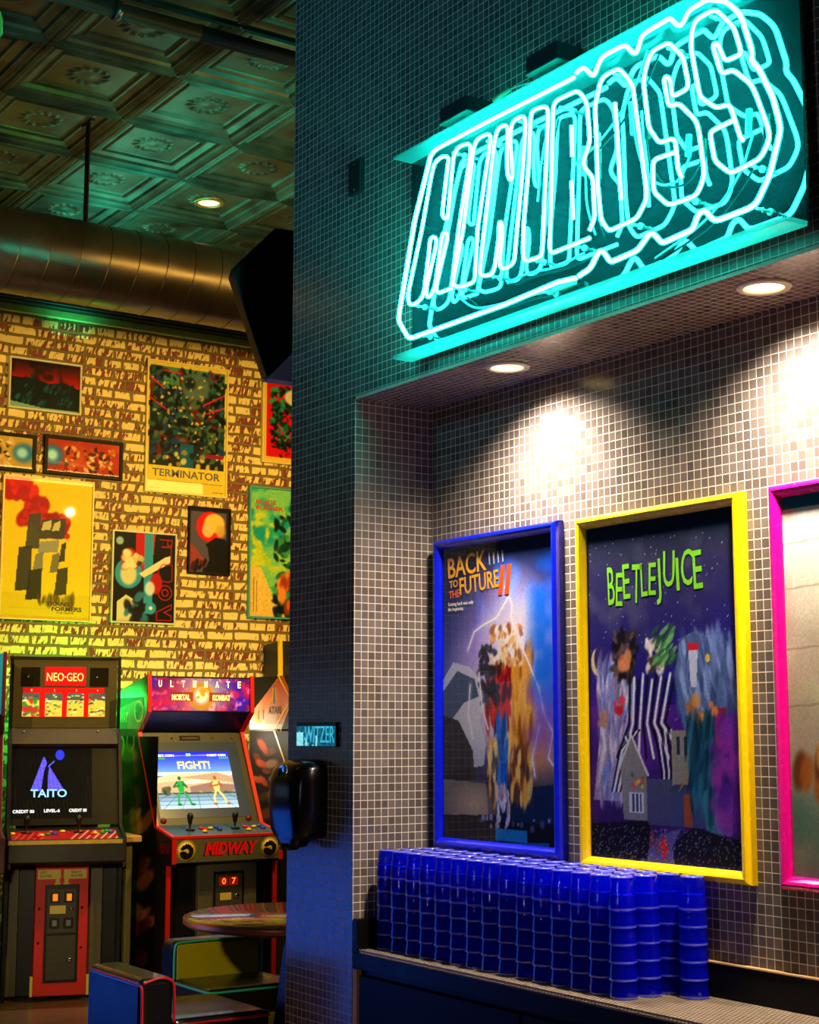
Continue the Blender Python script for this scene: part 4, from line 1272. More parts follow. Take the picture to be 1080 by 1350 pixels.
MB().cyl((-5.55, -.8, 4.3), (-5.55, 2.72, 4.3), .034, 16).cyl((-5.55, 2.715, 4.3), (-5.55, 7.2, 4.3), .034, 16).build('pipe', mat('pipe_paint', (60, 72, 66), .4, .3), t_)
for y in (.6, 2.35, 4.2):
    MB().lathe([(.036, -.015), (.042, -.012), (.042, .012), (.036, .015)], (-5.55, y, 4.3), 'y', 18, True).box(-5.555, -5.545, y - .01, y + .01, 4.335, 4.40).build('pipe_clamp', STEEL, t_)
t_ = thing('ceiling_downlight', 'small glowing downlight set in a tin ceiling panel above the duct', 'ceiling light', (-7.72, 3.86, 4.425))
MB().lathe([(.062, -.002), (.066, -.014), (.088, -.010), (.092, .004), (.062, .004)], (-7.72, 3.86, 4.425), n=30, closed=True).build('trim_ring', mat('brass_ring', (170, 150, 100), .3, .6), t_)
MB().lathe([(.061, .002), (.055, -.006), (.001, -.009)], (-7.72, 3.86, 4.425), n=28).build('lens', mat('amber_lens', (255, 206, 110), .4, emis=6), t_)
lamp('downlight_glow', 'SPOT', (-7.72, 3.86, 4.40), (-7.7, 3.25, 0), (1, .76, .5), 260, .03, cone=44)
t_ = thing('spotlight_head', 'small green-tinted lamp hanging from the tin ceiling at the top left corner', 'lamp', (-5.9, 1.97, 4.39))
MB().cyl((-5.9, 1.97, 4.33), (-5.9, 1.97, 4.42), .012, 10).build('stem', BLK, t_)
MB().lathe([(.028, 4.23), (.036, 4.24), (.034, 4.30), (.026, 4.33), (.010, 4.335)], (-5.9, 1.97, 0), n=16).build('shade', mat('green_glass', (60, 190, 90), .15, emis=.25), t_)
SP = mat('speaker_black', (7, 8, 10), .5)
t_ = thing('loudspeaker', 'black angular loudspeaker behind the upper left edge of the tiled pillar', 'speaker', (-5.3, 2.95, 3.1))
body = [(2.895, 3.404), (3.25, 3.43), (3.25, 3.0), (2.885, 2.815), (2.866, 2.80), (2.711, 3.185), (2.722, 3.222)]
n_ = len(body)
vs_ = [(-5.205, a_, z_) for a_, z_ in body] + [(-5.27, a_ + .012, z_) for a_, z_ in body] + [(-5.52, 3.14 + (a_ - 3.0) * .62, 3.16 + (z_ - 3.1) * .62) for a_, z_ in body]
MB().add(vs_, [tuple(range(n_)), tuple(range(3 * n_ - 1, 2 * n_ - 1, -1))] + [(k * n_ + i, k * n_ + (i + 1) % n_, (k + 1) * n_ + (i + 1) % n_, (k + 1) * n_ + i) for k in (0, 1) for i in range(n_)]).build('cabinet', SP, t_, bevel=.006)
MB().prism([(2.888, 2.815), (3.25, 3.20), (3.25, 2.79), (2.872, 2.79)], 'x', -5.19, -5.26).build('lit_front_grille', mat('speaker_grille', (190, 196, 240), .6), t_, bevel=.003)  # pale lavender paint stands in for blue light on this face
MB().box(-5.42, -5.34, 3.25, 3.29, 3.1, 3.4).box(-5.4, -5.36, 3.27, 3.29, 3.35, 4.39).build('bracket', BLK, t_)

# ------------------------------------------------------------------ arcade machines
TM_R, TM_Y = mat('red_edge_trim', (222, 30, 24), .35), mat('yellow_edge_trim', (246, 190, 16), .35)
OLIVE = mat('olive_grey_panel', (92, 86, 62), .5, noise=.15, nscale=30)
SIDEB = mat('black_cabinet', (14, 12, 12), .42, noise=.3, nscale=8)
BCOL = {'red': mat('button_red', (214, 24, 24), .25), 'yellow': mat('button_yellow', (240, 200, 30), .25), 'blue': mat('button_blue', (30, 70, 200), .25), 'green': mat('button_green', (20, 150, 50), .25)}
CRT = art_mat('screen_picture', .15, 1.7)
LIT = art_mat('lit_print', .3, 1.25)
RIDGE = mat('rim_black', (10, 10, 10), .4)


def stick(p, nrm, parent, local=False):
    p = V(p)
    MB().lathe([(.028, 0), (.026, .004), (.010, .005), (.006, .008), (.006, .03), (.012, .038), (.014, .055), (.0175, .066), (.0175, .082), (.010, .092), (.001, .093)], p, n=16).build('joystick', RIDGE, parent, local=local)


def button(p, col, parent, local=False, r=.0165):
    MB().lathe([(r, 0), (r, .005), (r * .82, .006), (r * .8, .010), (r * .4, .0115), (.0008, .0118)], V(p), n=16).build('button', BCOL[col], parent, local=local)


# --- the machine with the red coin panel (turned a little towards the room)
ng = thing('arcade_cabinet', 'dark arcade machine with red coin panel and a blue triangle on its black screen', 'arcade machine', (-8.235, 3.31, 0), math.radians(-18), 'arcade machines along the brick wall')
L = dict(parent=ng, local=True)
side = [(-.31, 0), (-.31, 1.86), (-.31, 1.865), (-.30, 1.455), (-.17, 1.37), (-.02, .93), (.22, .875), (.22, .72), (.02, .70), (-.02, 0)]
for u in (-.303, .30):
    MB().prism([(a, z) for a, z in side], 'y', u, u + .018).build('side_panel', SIDEB, bevel=.003, **L)
MB().box(-.31, -.12, -.285, .30, .02, .72).box(-.40, -.305, -.24, .21, .02, 1.84).box(-.31, -.295, -.307, .30, 1.845, 1.86).build('carcass', SIDEB, **L)
mq = MB().box(-.35, -.30, -.285, .298, 1.455, 1.848).build('marquee_panel', mat('marquee_olive', (74, 66, 36), .5, noise=.15, nscale=40), bevel=.004, **L)
lp = dict(parent=mq, local=True)
A = Art(60, 60, 1, (14, 12, 9))
for i in range(12):
    for j in range(12):
        A.ell((i + .5) / 12, (j + .5) / 12, .022, .022, (56, 46, 26), .9, .3)
for u in (-.242, .142):
    A.build('speaker_grille', (-.2985, u, 1.692), Y_, Z_, .105, .108, art_mat('grille_print', .6), mq, local=True)
    MB().lathe([(.007, 0), (.006, .003), (.001, .004)], (-.2985, u + .04, 1.745), 'x', 10).build('bolt', CHROME, **lp)
REDL = mat('lit_red', (226, 20, 26), .3, emis=.35)
MB().box(-.30, -.297, -.112, .118, 1.695, 1.803).build('name_plate', REDL, bevel=.001, **lp)
lettering('NEO·GEO', (-.297, -.10, 1.722), Y_, Z_, .206, .048, mat('lit_cream', (255, 222, 130), .4, emis=.8), mq, 'name_lettering', local=True, bold=.01)
MB().box(-.30, -.2975, -.23, .224, 1.518, 1.684).build('card_holder', REDL, bevel=.001, **lp)
for i, u in enumerate((-.236, -.109, .013, .133)):
    A = Art(34, 46, 1.35, (236, 206, 60))
    A.rect(0, 0, 1, .3, (90, 90, 70)).dabs(30, 0, 0, 1, .95, [(246, 226, 90), (200, 120, 30), (60, 130, 60), (250, 240, 170), (190, 40, 30), (40, 60, 90)], .05, .14, .85, .5, 200 + i, 0)
    if i == 0:
        A.dabs(14, .1, .1, .9, .9, [(150, 200, 40), (60, 140, 40), (220, 40, 40)], .08, .16, .9, 1.5, 211)
    A.build('game_card', (-.297, u + .004, 1.522), Y_, Z_, .094, .132, LIT, mq, local=True)
    lettering(str(i + 1), (-.297, u + .05, 1.664), Y_, Z_, .007, .012, mat('lit_cream', (255, 222, 130)), mq, 'slot_number', local=True)
MB().prism([(-.30, 1.455), (-.17, 1.37), (-.19, 1.35), (-.33, 1.44)], 'y', -.285, .298).build('visor', mat('visor_brown', (60, 54, 34), .5), bevel=.002, **L)
for u in (-.22, .19):
    MB().lathe([(.008, 0), (.007, .004), (.001, .005)], (-.262, u, 1.436), 'x', 10).build('visor_bolt', CHROME, **L)
sx = lambda z: -.04 - (z - .93) * (.16 / .42)
W_ = V((-.16, 0, .42)).normalized()
N_ = V((.42, 0, .16)).normalized()
MB().prism([(sx(.93), .93), (sx(1.37), 1.37), (sx(1.37) - .02, 1.37), (sx(.93) - .02, .93)], 'y', -.285, .298).build('screen_bezel', mat('bezel_black', (10, 9, 7), .3), **L)
A = Art(150, 115, .76, (2, 3, 5))
bl = (104, 92, 250)
A.poly([(.40, .13), (.44, .22), (.40, .36), (.37, .62), (.24, .62)], bl).poly([(.47, .27), (.66, .62), (.455, .62), (.45, .45)], bl).line([(.46, .27), (.53, .20)], .010, bl).ell(.60, .11, .055, .055 / .76, (50, 60, 250), 1, .1)
sc = A.build('screen', (sx(.965), -.285, .965), Y_, W_, .44, .385 / W_.z, CRT, ng, local=True)
SL = mat('screen_letters', (120, 190, 255), .3, emis=1.6)
SW = mat('screen_white', (226, 236, 255), .3, emis=1.2)


def onscr(b, u, z, w_, h_, m, **k):
    lettering(b, V((sx(z), u, z)) + N_ * .001, Y_, W_, w_, h_, m, sc, 'screen_lettering', local=True, **k)


onscr('TAITO', -.178, 1.078, .195, .046, SL, bold=.015)
onscr('CREDIT 00', -.272, .995, .115, .018, SW, bold=.02)
onscr('LEVEL-6', -.105, .998, .085, .018, SW, bold=.02)
onscr('CREDIT 00', .03, .998, .095, .018, SW, bold=.02)
cp = MB().prism([(-.06, .735), (.20, .735), (.225, .75), (.225, .868), (-.06, .915)], 'y', -.300, .315).build('control_panel', mat('panel_black', (26, 22, 14), .4, noise=.3, nscale=20), bevel=.004, **L)
MB().box(.2245, .229, -.30, .295, .845, .866).build('panel_lip', mat('gold_lip', (190, 160, 60), .4, noise=.3, nscale=50), parent=cp, local=True)
cz = lambda a: .915 - (a + .06) * (.047 / .285) + .0012
A = Art(110, 36, .3, (176, 24, 26))
for i in range(8):
    A.line([(.55 + i * .07, 1.05), (.68 + i * .07, -.05)], .012, (226, 206, 180), .9)
for i in range(5):
    A.line([(.03 + i * .06, 1), (.1 + i * .06, .2)], .006, (226, 150, 140), .7)
dv = V((-.285, 0, .047)).normalized()
A.build('panel_overlay', (.215, -.285, cz(.215)), Y_, dv, .56, .2, art_mat('overlay_print', .35), cp, local=True)
for u in (-.20, .075):
    stick((.06, u, cz(.06)), Z_, cp, True)
for a, u, c_ in ((.09, -.275, 'yellow'), (.13, -.125, 'yellow'), (.11, -.09, 'green'), (.10, -.055, 'blue'), (.06, -.075, 'red'), (.05, -.01, 'yellow'), (.16, -.145, 'red'), (.12, .14, 'red'), (.10, .16, 'yellow'), (.09, .20, 'green'), (.085, .245, 'blue'), (.05, .225, 'green')):
    button((a, u, cz(a)), c_, cp, True)
rp = MB().box(-.12, 0, -.14, .142, .03, .72).build('coin_panel', mat('coin_panel_red', (206, 26, 18), .5, noise=.15, nscale=60), bevel=.003, **L)
l2 = dict(parent=rp, local=True)
MB().box(.0, .008, -.088, .092, .10, .615).build('coin_door_frame', RIDGE, bevel=.012, seg=4, **l2)
GR = mat('coin_door_grey', (58, 56, 44), .45, noise=.15, nscale=40)
MB().box(.008, .012, -.075, .078, .36, .595).build('coin_door', GR, bevel=.008, seg=3, **l2)
MB().box(.008, .012, -.075, .078, .115, .345).box(.012, .0135, -.07, .074, .20, .235).build('cash_door', GR, bevel=.008, seg=3, **l2)
for u in (-.062, .012):
    MB().box(.012, .017, u, u + .05, .52, .575).build('coin_slot', RIDGE, bevel=.003, **l2)
    MB().box(.017, .0185, u + .014, u + .04, .53, .567).build('coin_light', mat('coin_amber', (255, 130, 20), .3, emis=.9), **l2)
    MB().box(.012, .018, u, u + .05, .385, .44).build('coin_return', RIDGE, bevel=.003, **l2)
    MB().box(.018, .0185, u + .014, u + .038, .398, .428).build('return_flap', STEEL, **l2)
LBL = mat('label_yellow', (226, 196, 90), .5)
MB().box(.012, .0135, -.062, .022, .462, .505).prism([(-.052, .502), (.012, .502), (-.02, .472)], 'x', .0135, .0142).build('coin_label', LBL, **l2)
for u, z in ((.052, .483), (.048, .218)):
    MB().lathe([(.013, 0), (.012, .005), (.004, .006), (.001, .006)], (.0125, u, z), 'x', 14).build('lock', CHROME, **l2)
for u, z in ((-.118, .49), (.11, .49), (-.118, .31), (.11, .28)):
    MB().lathe([(.008, 0), (.006, .004), (.001, .005)], (0, u, z), 'x', 10).build('bolt', RIDGE, **l2)
for u, s_ in ((-.13, 1), (.008, -1)):
    x_ = u + (.095 if s_ == 1 else .004)
    MB().box(.0, .0012, u, u + .122, .645, .695).box(.0, .0012, x_, x_ + .022, .62, .65).prism([(x_ - .008, .622), (x_ + .03, .622), (x_ + .011, .60)], 'x', 0, .0012).build('arrow_label', LBL, **l2)
    lettering('LEFT\nPLAYER' if s_ == 1 else 'RIGHT\nPLAYER', (.0014, u + (.012 if s_ == 1 else .04), .654), Y_, Z_, .062, .033, mat('label_brown', (110, 60, 30), .5), rp, 'label_lettering', local=True, bold=.01)
for u0, u1 in ((-.283, -.225), (.148, .225)):
    MB().box(-.12, -.09, u0, u1, .02, .715).build('leg_panel', OLIVE, bevel=.002, **L)
for u in (-.155, .142):
    MB().box(-.02, .004, u, u + .014, .03, .135).build('corner_guard', mat('guard_yellow', (214, 206, 60), .5), **l2)

# --- the machine with the fight on its screen
mk = thing('arcade_cabinet', 'arcade machine with red edge trim showing a desert fight on its lit screen', 'arcade machine', (-8.2, 4.11, 0), 0, 'arcade machines along the brick wall')
front = [(-8.20, 1.757), (-8.19, 1.55), (-8.318, 1.435), (-8.062, .915), (-7.835, .865), (-7.835, .73), (-7.90, .71), (-7.90, 0)]
prof = front + [(-8.68, 0), (-8.68, 1.655)]
for y in (3.772, 4.43):
    sp = MB().prism(prof, 'y', y, y + .018).build('side_panel', SIDEB, mk)
    MB().ribbon(front[:6], y - .003, y + .021, .012).ribbon(front[6:], y - .003, y + .021, .012).build('edge_trim', TM_R, sp)
    if y < 4:
        A = Art(110, 60, .42, (116, 122, 112))
        A.cloud(5, 131, (160, 160, 150), .4, .8, .6).ring(.84, .45, .13, .016, (226, 220, 150)).dabs(8, .76, .3, .92, .6, [(30, 26, 20), (60, 50, 30)], .02, .04, .9, 1.5, 132)
        A.poly([(0, -.1), (0, .42), (1, -.02), (1, -.1)], (30, 30, 28))
        A.build('upper_side_art', (-8.665, 3.7712, 1.452), X_, Z_, .42, .18, art_mat('side_print', .55), sp)
        lettering('MIDWAY', (-8.655, 3.7705, 1.49), X_, Z_, .2, .06, mat('side_letters', (196, 210, 170), .4), sp, 'side_lettering', shear=.2, bold=.02)
        A = Art(80, 170, 2.0, (12, 9, 8))
        A.dabs(14, .1, .05, .5, .5, [(150, 106, 50), (90, 56, 26), (40, 26, 16)], .04, .09, .85, 3, 141, 1.5).ring(.16, .04, .09, .02, (170, 150, 60)).ring(.40, .02, .08, .016, (130, 120, 50)).dabs(14, .3, .3, .9, .7, [(120, 70, 30), (80, 16, 14), (150, 100, 50)], .03, .07, .8, 3, 142, 1.2)
        A.dabs(12, .1, .6, .5, .95, [(86, 76, 50), (60, 50, 36), (110, 90, 60)], .05, .1, .8, 2.4, 143).dabs(12, .5, .5, .98, .98, [(110, 18, 14), (70, 10, 10), (150, 80, 30)], .04, .08, .8, 2.8, 144, 1.3)
        A.build('lower_side_art', (-8.665, 3.7712, .03), X_, Z_, .62, 1.38, art_mat('side_print', .55), sp)
MB().box(-8.66, -8.02, 3.79, 4.43, .03, .72).box(-8.66, -8.40, 3.79, 4.43, .72, 1.66).prism([(-8.66, 1.655), (-8.21, 1.752), (-8.21, 1.735), (-8.66, 1.635)], 'y', 3.79, 4.43).build('carcass', SIDEB, mk)
mq = MB().box(-8.23, -8.205, 3.79, 4.43, 1.55, 1.75).build('marquee_box', SIDEB, mk)
A = Art(160, 44, .29, (96, 4, 70))
A.cloud(9, 151, (50, 10, 150), .4, .6, .9).cloud(14, 153, (200, 10, 70), .5, .7, .9).cloud(22, 155, (255, 120, 150), .6, .8, .8).ell(.5, .5, .2, .5, (255, 226, 120), .9, .9).ell(.2, .6, .2, .4, (200, 30, 50), .7, .8)
A.ring(.5, .55, .105, .022, (200, 130, 10)).ell(.5, .55, .06, .06 / .29, (255, 236, 170), .9, .2).dabs(6, .47, .35, .54, .75, [(120, 60, 10), (220, 150, 20)], .012, .024, .9, 1.5, 157).rect(.2, .42, .42, .72, (150, 30, 20), .7).rect(.58, .42, .8, .72, (150, 30, 20), .7)
A.build('marquee', (-8.2035, 3.795, 1.556), Y_, Z_, .63, .186, art_mat('marquee_print', .3, 1.5), mq)
ML, MO = mat('marquee_cream', (255, 246, 150), .4, emis=2), mat('marquee_orange', (255, 214, 110), .4, emis=2)
for i, ch in enumerate('ULTIMATE'):
    if i != 3 and i != 4 or True:
        lettering(ch, (-8.2032, 3.84 + i * .0725, 1.69), Y_, Z_, .02, .038, ML, mq, 'marquee_lettering', bold=.02)
lettering('MORTAL', (-8.2032, 3.925, 1.615), Y_, Z_, .115, .034, MO, mq, 'marquee_lettering', bold=.04)
lettering('KOMBAT', (-8.2032, 4.185, 1.615), Y_, Z_, .115, .034, MO, mq, 'marquee_lettering', bold=.04)
MB().prism([(-8.205, 1.55), (-8.325, 1.437), (-8.345, 1.45), (-8.225, 1.563)], 'y', 3.79, 4.43).build('speaker_panel', mat('navy_panel', (22, 22, 60), .3), mk, bevel=.002)
bz = lambda z: -8.325 + (1.43 - z) * (.256 / .51)
D_ = V((-.256, 0, .51)).normalized()
NN = V((.51, 0, .256)).normalized()
sl = lambda z0, z1, t: [(bz(z0), z0), (bz(z1), z1), (bz(z1) - t, z1), (bz(z0) - t, z0)]
bez = MB().prism(sl(.92, 1.43, .02), 'y', 3.79, 4.43).build('screen_bezel', mat('bezel_grey', (30, 28, 22), .4), mk)
pd = lambda z, y, l=0: V((bz(z), y, z)) + NN * l
MB().quad(pd(.955, 3.815), Y_, D_, .575, .42 / D_.z, .002, NN).build('screen_surround', mat('surround_blue', (40, 60, 104), .25), bez)
A = Art(24, 8, .3, (40, 36, 30))
A.fine(.1, .9, (.2, .4, .6, .8), (170, 150, 110), .012)
A.build('instruction_card', pd(1.385, 4.03, .003), Y_, D_, .13, .03, art_mat('card_print', .5), bez)
for y in (3.83, 3.98, 4.24, 4.37):
    MB().lathe([(.008, 0), (.007, .005), (.001, .006)], pd(1.40, y, 0), 'x', 10).build('bezel_bolt', mat('copper', (170, 90, 30), .3, .8), bez)
for y in (3.83, 4.365):
    MB().lathe([(.018, 0), (.017, .012), (.001, .014)], pd(.945, y, -.004), 'x', 14).build('speaker_disc', mat('disc_red', (120, 20, 14), .4), bez)
# the picture: sky, dunes, stone court, two plain fighters
A = Art(170, 118, .68, (30, 60, 220))
A.grad(0, .36, (20, 30, 190), (110, 160, 250)).grad(.36, .42, (236, 236, 240), (250, 240, 220))
A.poly([(0, .46), (.2, .40), (.5, .38), (.8, .36), (1, .44), (1, .8), (0, .8)], (232, 196, 140)).poly([(.3, .46), (.55, .42), (.8, .38), (1, .46), (1, .56), (.6, .5)], (190, 150, 110)).poly([(.0, .55), (.4, .50), (.7, .6), (1, .56), (1, .76), (0, .76)], (206, 166, 120)).poly([(.25, .54), (.5, .49), (.66, .53), (.45, .58)], (250, 226, 180))
A.poly([(.42, .62), (.7, .55), (1, .60), (1, .72), (.42, .72)], (150, 110, 90)).rect(0, .72, 1, .75, (60, 60, 40)).dabs(20, 0, .70, 1, .75, [(150, 150, 80), (80, 80, 60)], .012, .022, .9, .6, 161, 0)
A.grad(.75, 1, (110, 140, 150), (190, 220, 236))
for i in range(9):
    A.line([(.5 + (i - 4) * .13, .76), (.5 + (i - 4) * .24, 1.02)], .004, (70, 96, 110))
for v in (.80, .86, .93):
    A.line([(0, v), (1, v)], .004, (70, 96, 110))
A.dabs(5, .05, .5, .14, .7, [(40, 60, 40), (90, 90, 50)], .02, .04, .9, 1.6, 162)


def fighter(A, u, s_, c1, c2):
    A.ell(u, .47, .022, .035, c2).poly([(u - .05, .52), (u + .05, .52), (u + .035, .70), (u - .035, .70)], c1).line([(u - .04, .54), (u - .09, .62), (u - .02 * s_, .60)], .013, c2).line([(u + .04, .54), (u + .08, .63), (u + .03, .58)], .013, c2)
    A.line([(u - .01, .69), (u - .05, .80), (u - .06, .92)], .018, c1).line([(u + .01, .69), (u + .07, .80), (u + .10, .92)], .018, c1).ell(u - .05, .93, .03, .02, c2).ell(u + .12, .93, .03, .02, c2)


fighter(A, .30, 1, (20, 160, 60), (30, 100, 40))
fighter(A, .76, -1, (240, 200, 110), (170, 90, 40))
A.line([(.05, .075), (.95, .06)], .006, (170, 150, 210))
for x in (.05, .87):
    A.rect(x, .10, x + .12, .13, (60, 160, 90))
sc = A.build('screen', pd(1.005, 3.828, .004), Y_, D_, .49, .315 / D_.z, CRT, bez)
FY, FWt = mat('fight_yellow', (255, 214, 110), .3, emis=1.3), mat('hud_white', (236, 240, 255), .3, emis=1.3)
lettering('FIGHT!', pd(1.222, 3.98, .0055), Y_, D_, .205, .048, FY, sc, 'screen_lettering', bold=.02)
lettering('INSERT COIN', pd(1.292, 3.838, .0055), Y_, D_, .13, .014, FWt, sc, 'screen_lettering', bold=.02)
lettering('INSERT COIN', pd(1.292, 4.18, .0055), Y_, D_, .12, .014, FWt, sc, 'screen_lettering', bold=.02)
lettering('99', pd(1.292, 4.045, .0055), Y_, D_, .03, .02, mat('hud_green', (150, 250, 110), .3, emis=1.2), sc, 'screen_lettering', bold=.02)
cp = MB().prism([(-8.062, .73), (-7.835, .73), (-7.835, .868), (-8.062, .922)], 'y', 3.79, 4.43).build('control_panel', mat('slate_panel', (62, 92, 110), .3, noise=.25, nscale=12), mk, bevel=.003)
cz2 = lambda x: .922 - (x + 8.062) * (.054 / .227) + .001
MB().box(-7.842, -7.826, 3.775, 4.445, .858, .876).build('panel_edge', TM_R, cp, bevel=.003)
for y in (3.935, 4.215):
    stick((-7.96, y, cz2(-7.96)), Z_, cp)
for y0 in (4.01, 4.285):
    for dx, dy, c_ in ((-.02, 0, 'red'), (.01, .012, 'red'), (.04, -.006, 'yellow'), (-.012, .055, 'yellow'), (-.025, .095, 'blue'), (.012, .10, 'blue')):
        button((-7.955 + dx, y0 + dy, cz2(-7.955 + dx)), c_, cp, r=.0155)
pl = MB().box(-7.836, -7.830, 3.79, 4.43, .733, .858).build('name_panel', mat('name_panel_olive', (98, 94, 62), .45, noise=.12, nscale=30), mk, bevel=.001)
lettering('MIDWAY', (-7.830, 3.955, .762), Y_, Z_, .33, .072, RIDGE, pl, 'name_shadow', shear=.25, bold=.05)
lettering('MIDWAY', (-7.8288, 3.962, .766), Y_, Z_, .33, .070, mat('name_red', (230, 20, 20), .4, emis=.12), pl, 'name_lettering', shear=.25, bold=.05)
for y in (3.852, 4.368):
    MB().lathe([(.058, 0), (.058, .0012), (.001, .0013)], (-7.830, y, .795), 'x', 36).build('emblem_disc', mat('emblem_yellow', (232, 196, 60), .4), pl)
    MB().lathe([(.055, .001), (.0555, .002), (.053, .002), (.0525, .001)], (-7.830, y, .795), 'x', 36, True).build('emblem_ring', RIDGE, pl)
    q = [(-.040, .012), (-.030, .020), (-.022, .030), (-.008, .032), (-.004, .042), (.004, .034), (.012, .040), (.016, .031), (.026, .032), (.028, .022), (.038, .018), (.041, .002), (.040, -.016), (.028, -.034),
         (.008, -.046), (-.018, -.044), (-.036, -.030), (-.042, -.012), (-.034, -.004), (-.022, .000), (-.006, -.004), (.010, -.014), (.016, -.004), (.012, .008), (.000, .012), (-.010, .008), (-.022, .004), (-.034, .002), (-.028, .008)]
    MB().prism([(y + a, .795 + b) for a, b in q], 'x', -7.8288, -7.8276).build('emblem_dragon', RIDGE, pl)
ct = MB().box(-8.02, -7.985, 4.005, 4.372, .03, .73).build('coin_panel', OLIVE, mk, bevel=.004)
MB().box(-7.985, -7.978, 4.095, 4.288, .22, .662).build('coin_door_frame', RIDGE, ct, bevel=.014, seg=4)
MB().box(-7.978, -7.974, 4.108, 4.275, .235, .648).build('coin_door', mat('coin_door_olive', (72, 68, 46), .45), ct, bevel=.008)
for y, dg in ((4.128, '0'), (4.19, '7')):
    MB().box(-7.974, -7.969, y, y + .055, .585, .632).build('coin_window', mat('lens_red', (150, 16, 8), .3, emis=.6), ct, bevel=.002)
    lettering(dg, (-7.9688, y + .016, .592), Y_, Z_, .024, .034, mat('digit_orange', (255, 110, 40), .3, emis=2), ct, 'coin_digit', bold=.01)
MB().box(-7.974, -7.972, 4.135, 4.205, .505, .545).build('coin_label', LBL, ct)
MB().lathe([(.014, 0), (.013, .006), (.001, .007)], (-7.974, 4.238, .528), 'x', 14).build('lock', CHROME, ct)
lettering('MIDWAY', (-8.0, 3.7715, .775), X_, Z_, .15, .06, mat('side_red', (120, 14, 16), .4), mk, 'side_lettering', shear=.2, bold=.03)

# --- third machine: yellow edge trim, pale orange upper side
c3 = thing('arcade_cabinet', 'arcade machine with yellow edge trim and pale orange upper side, by the tiled pillar', 'arcade machine', (-8.4, 5.07, 0), 0, 'arcade machines along the brick wall')
front = [(-8.435, 1.782), (-8.272, 1.628), (-8.478, 1.448), (-8.288, 1.185), (-8.22, 1.0), (-8.02, .95), (-8.02, .83), (-8.1, .8), (-8.1, 0)]
for y in (4.75, 5.37):
    sp = MB().prism(front + [(-8.80, 0), (-8.80, 1.535)], 'y', y, y + .018).build('side_panel', SIDEB, c3)
    MB().ribbon(front, y - .003, y + .021, .014).build('edge_trim', TM_Y, sp)
    if y < 5:
        A = Art(100, 90, .8, (222, 90, 40))
        A.grad(0, 1, (196, 50, 30), (250, 236, 214)).cloud(5, 171, (226, 120, 60), .4, .7, .6).rect(0, .9, 1, 1, (255, 250, 236))
        bk = (20, 18, 16)
        A.poly([(0, -.1), (0, .72), (.72, 0), (.72, -.1)], bk).poly([(.72, 0), (.80, -.02), (1.05, .42), (1.05, -.1)], bk).poly([(1.05, .42), (.76, 1.05), (1.05, 1.05)], bk)
        for p, c_ in (([(.60, .20), (.60, .40), (.60, .50)], (30, 110, 110)), ([(.57, .24), (.56, .40), (.46, .52)], (226, 150, 40)), ([(.63, .24), (.64, .40), (.74, .52)], (226, 150, 40))):
            A.line(p, .024, c_)
        A.rect(.2, .62, .24, .82, (110, 90, 90), .7).rect(.32, .62, .36, .82, (110, 90, 90), .7)
        A.build('upper_side_art', (-8.79, 4.7492, 1.452), X_, Z_, .515, .325, art_mat('side_print', .55), sp)
        lettering('ATARI', (-8.55, 4.7485, 1.545), X_, Z_, .16, .045, mat('side_orange_dark', (90, 50, 20), .4), sp, 'side_lettering', bold=.03)
        A = Art(80, 170, 2.2, (12, 9, 9))
        A.dabs(16, .35, .02, .7, .6, [(150, 110, 80), (110, 50, 30), (60, 40, 30)], .03, .07, .9, 3.4, 181, 1.5).dabs(7, .62, .3, .85, .5, [(196, 96, 46), (150, 60, 30)], .03, .06, .9, 2, 182, 1.3).dabs(8, .2, .02, .4, .3, [(170, 60, 30), (90, 20, 16)], .02, .05, .9, 3, 183, 1.9).dabs(8, .45, .55, .8, .8, [(190, 140, 80), (120, 70, 40)], .03, .05, .8, 2, 184)
        A.build('lower_side_art', (-8.79, 4.7492, .3), X_, Z_, .49, 1.14, art_mat('side_print', .55), sp)
MB().box(-8.79, -8.42, 4.768, 5.37, .02, 1.5).box(-8.42, -8.12, 4.768, 5.37, .02, .82).box(-8.72, -8.47, 4.768, 5.37, 1.5, 1.6).build('carcass', SIDEB, c3)
MB().prism([(-8.452, 1.765), (-8.285, 1.625), (-8.31, 1.61), (-8.47, 1.745)], 'y', 4.768, 5.37).build('marquee', mat('marquee_lit', (240, 150, 60), .4, emis=.5), c3)
A = Art(30, 24, .8, (40, 190, 190))
A.cloud(4, 191, (60, 220, 120), .4, .7, .8).cloud(5, 193, (30, 90, 220), .5, .7, .6)
Dq = V((-8.46 + 8.295, 0, 1.43 - 1.19)).normalized()
A.build('screen', (-8.312, 4.80, 1.19), Y_, Dq, .54, .27, CRT, c3)
MB().prism([(-8.24, .84), (-8.02, .84), (-8.02, .95), (-8.22, .998)], 'y', 4.768, 5.37).build('control_panel', DARK, c3)

# --- tall black machine behind it
c4 = thing('arcade_cabinet', 'tall black cabinet with yellow edge against the brick wall, behind the pale orange machine', 'arcade machine', (-8.95, 5.3, 0), 0, 'arcade machines along the brick wall')
MB().prism([(-9.08, 0), (-8.845, 0), (-8.845, 1.62), (-8.865, 2.02), (-9.08, 2.0)], 'y', 5.0, 5.6).build('body', SIDEB, c4, bevel=.003)
MB().ribbon([(-8.865, 2.02), (-8.842, 1.62), (-8.842, .02)], 4.993, 5.012, .03).build('edge_trim', TM_Y, c4)
MB().box(-8.86, -8.835, 5.02, 5.58, 1.66, 1.86).build('marquee_panel', DARK, c4, bevel=.003)

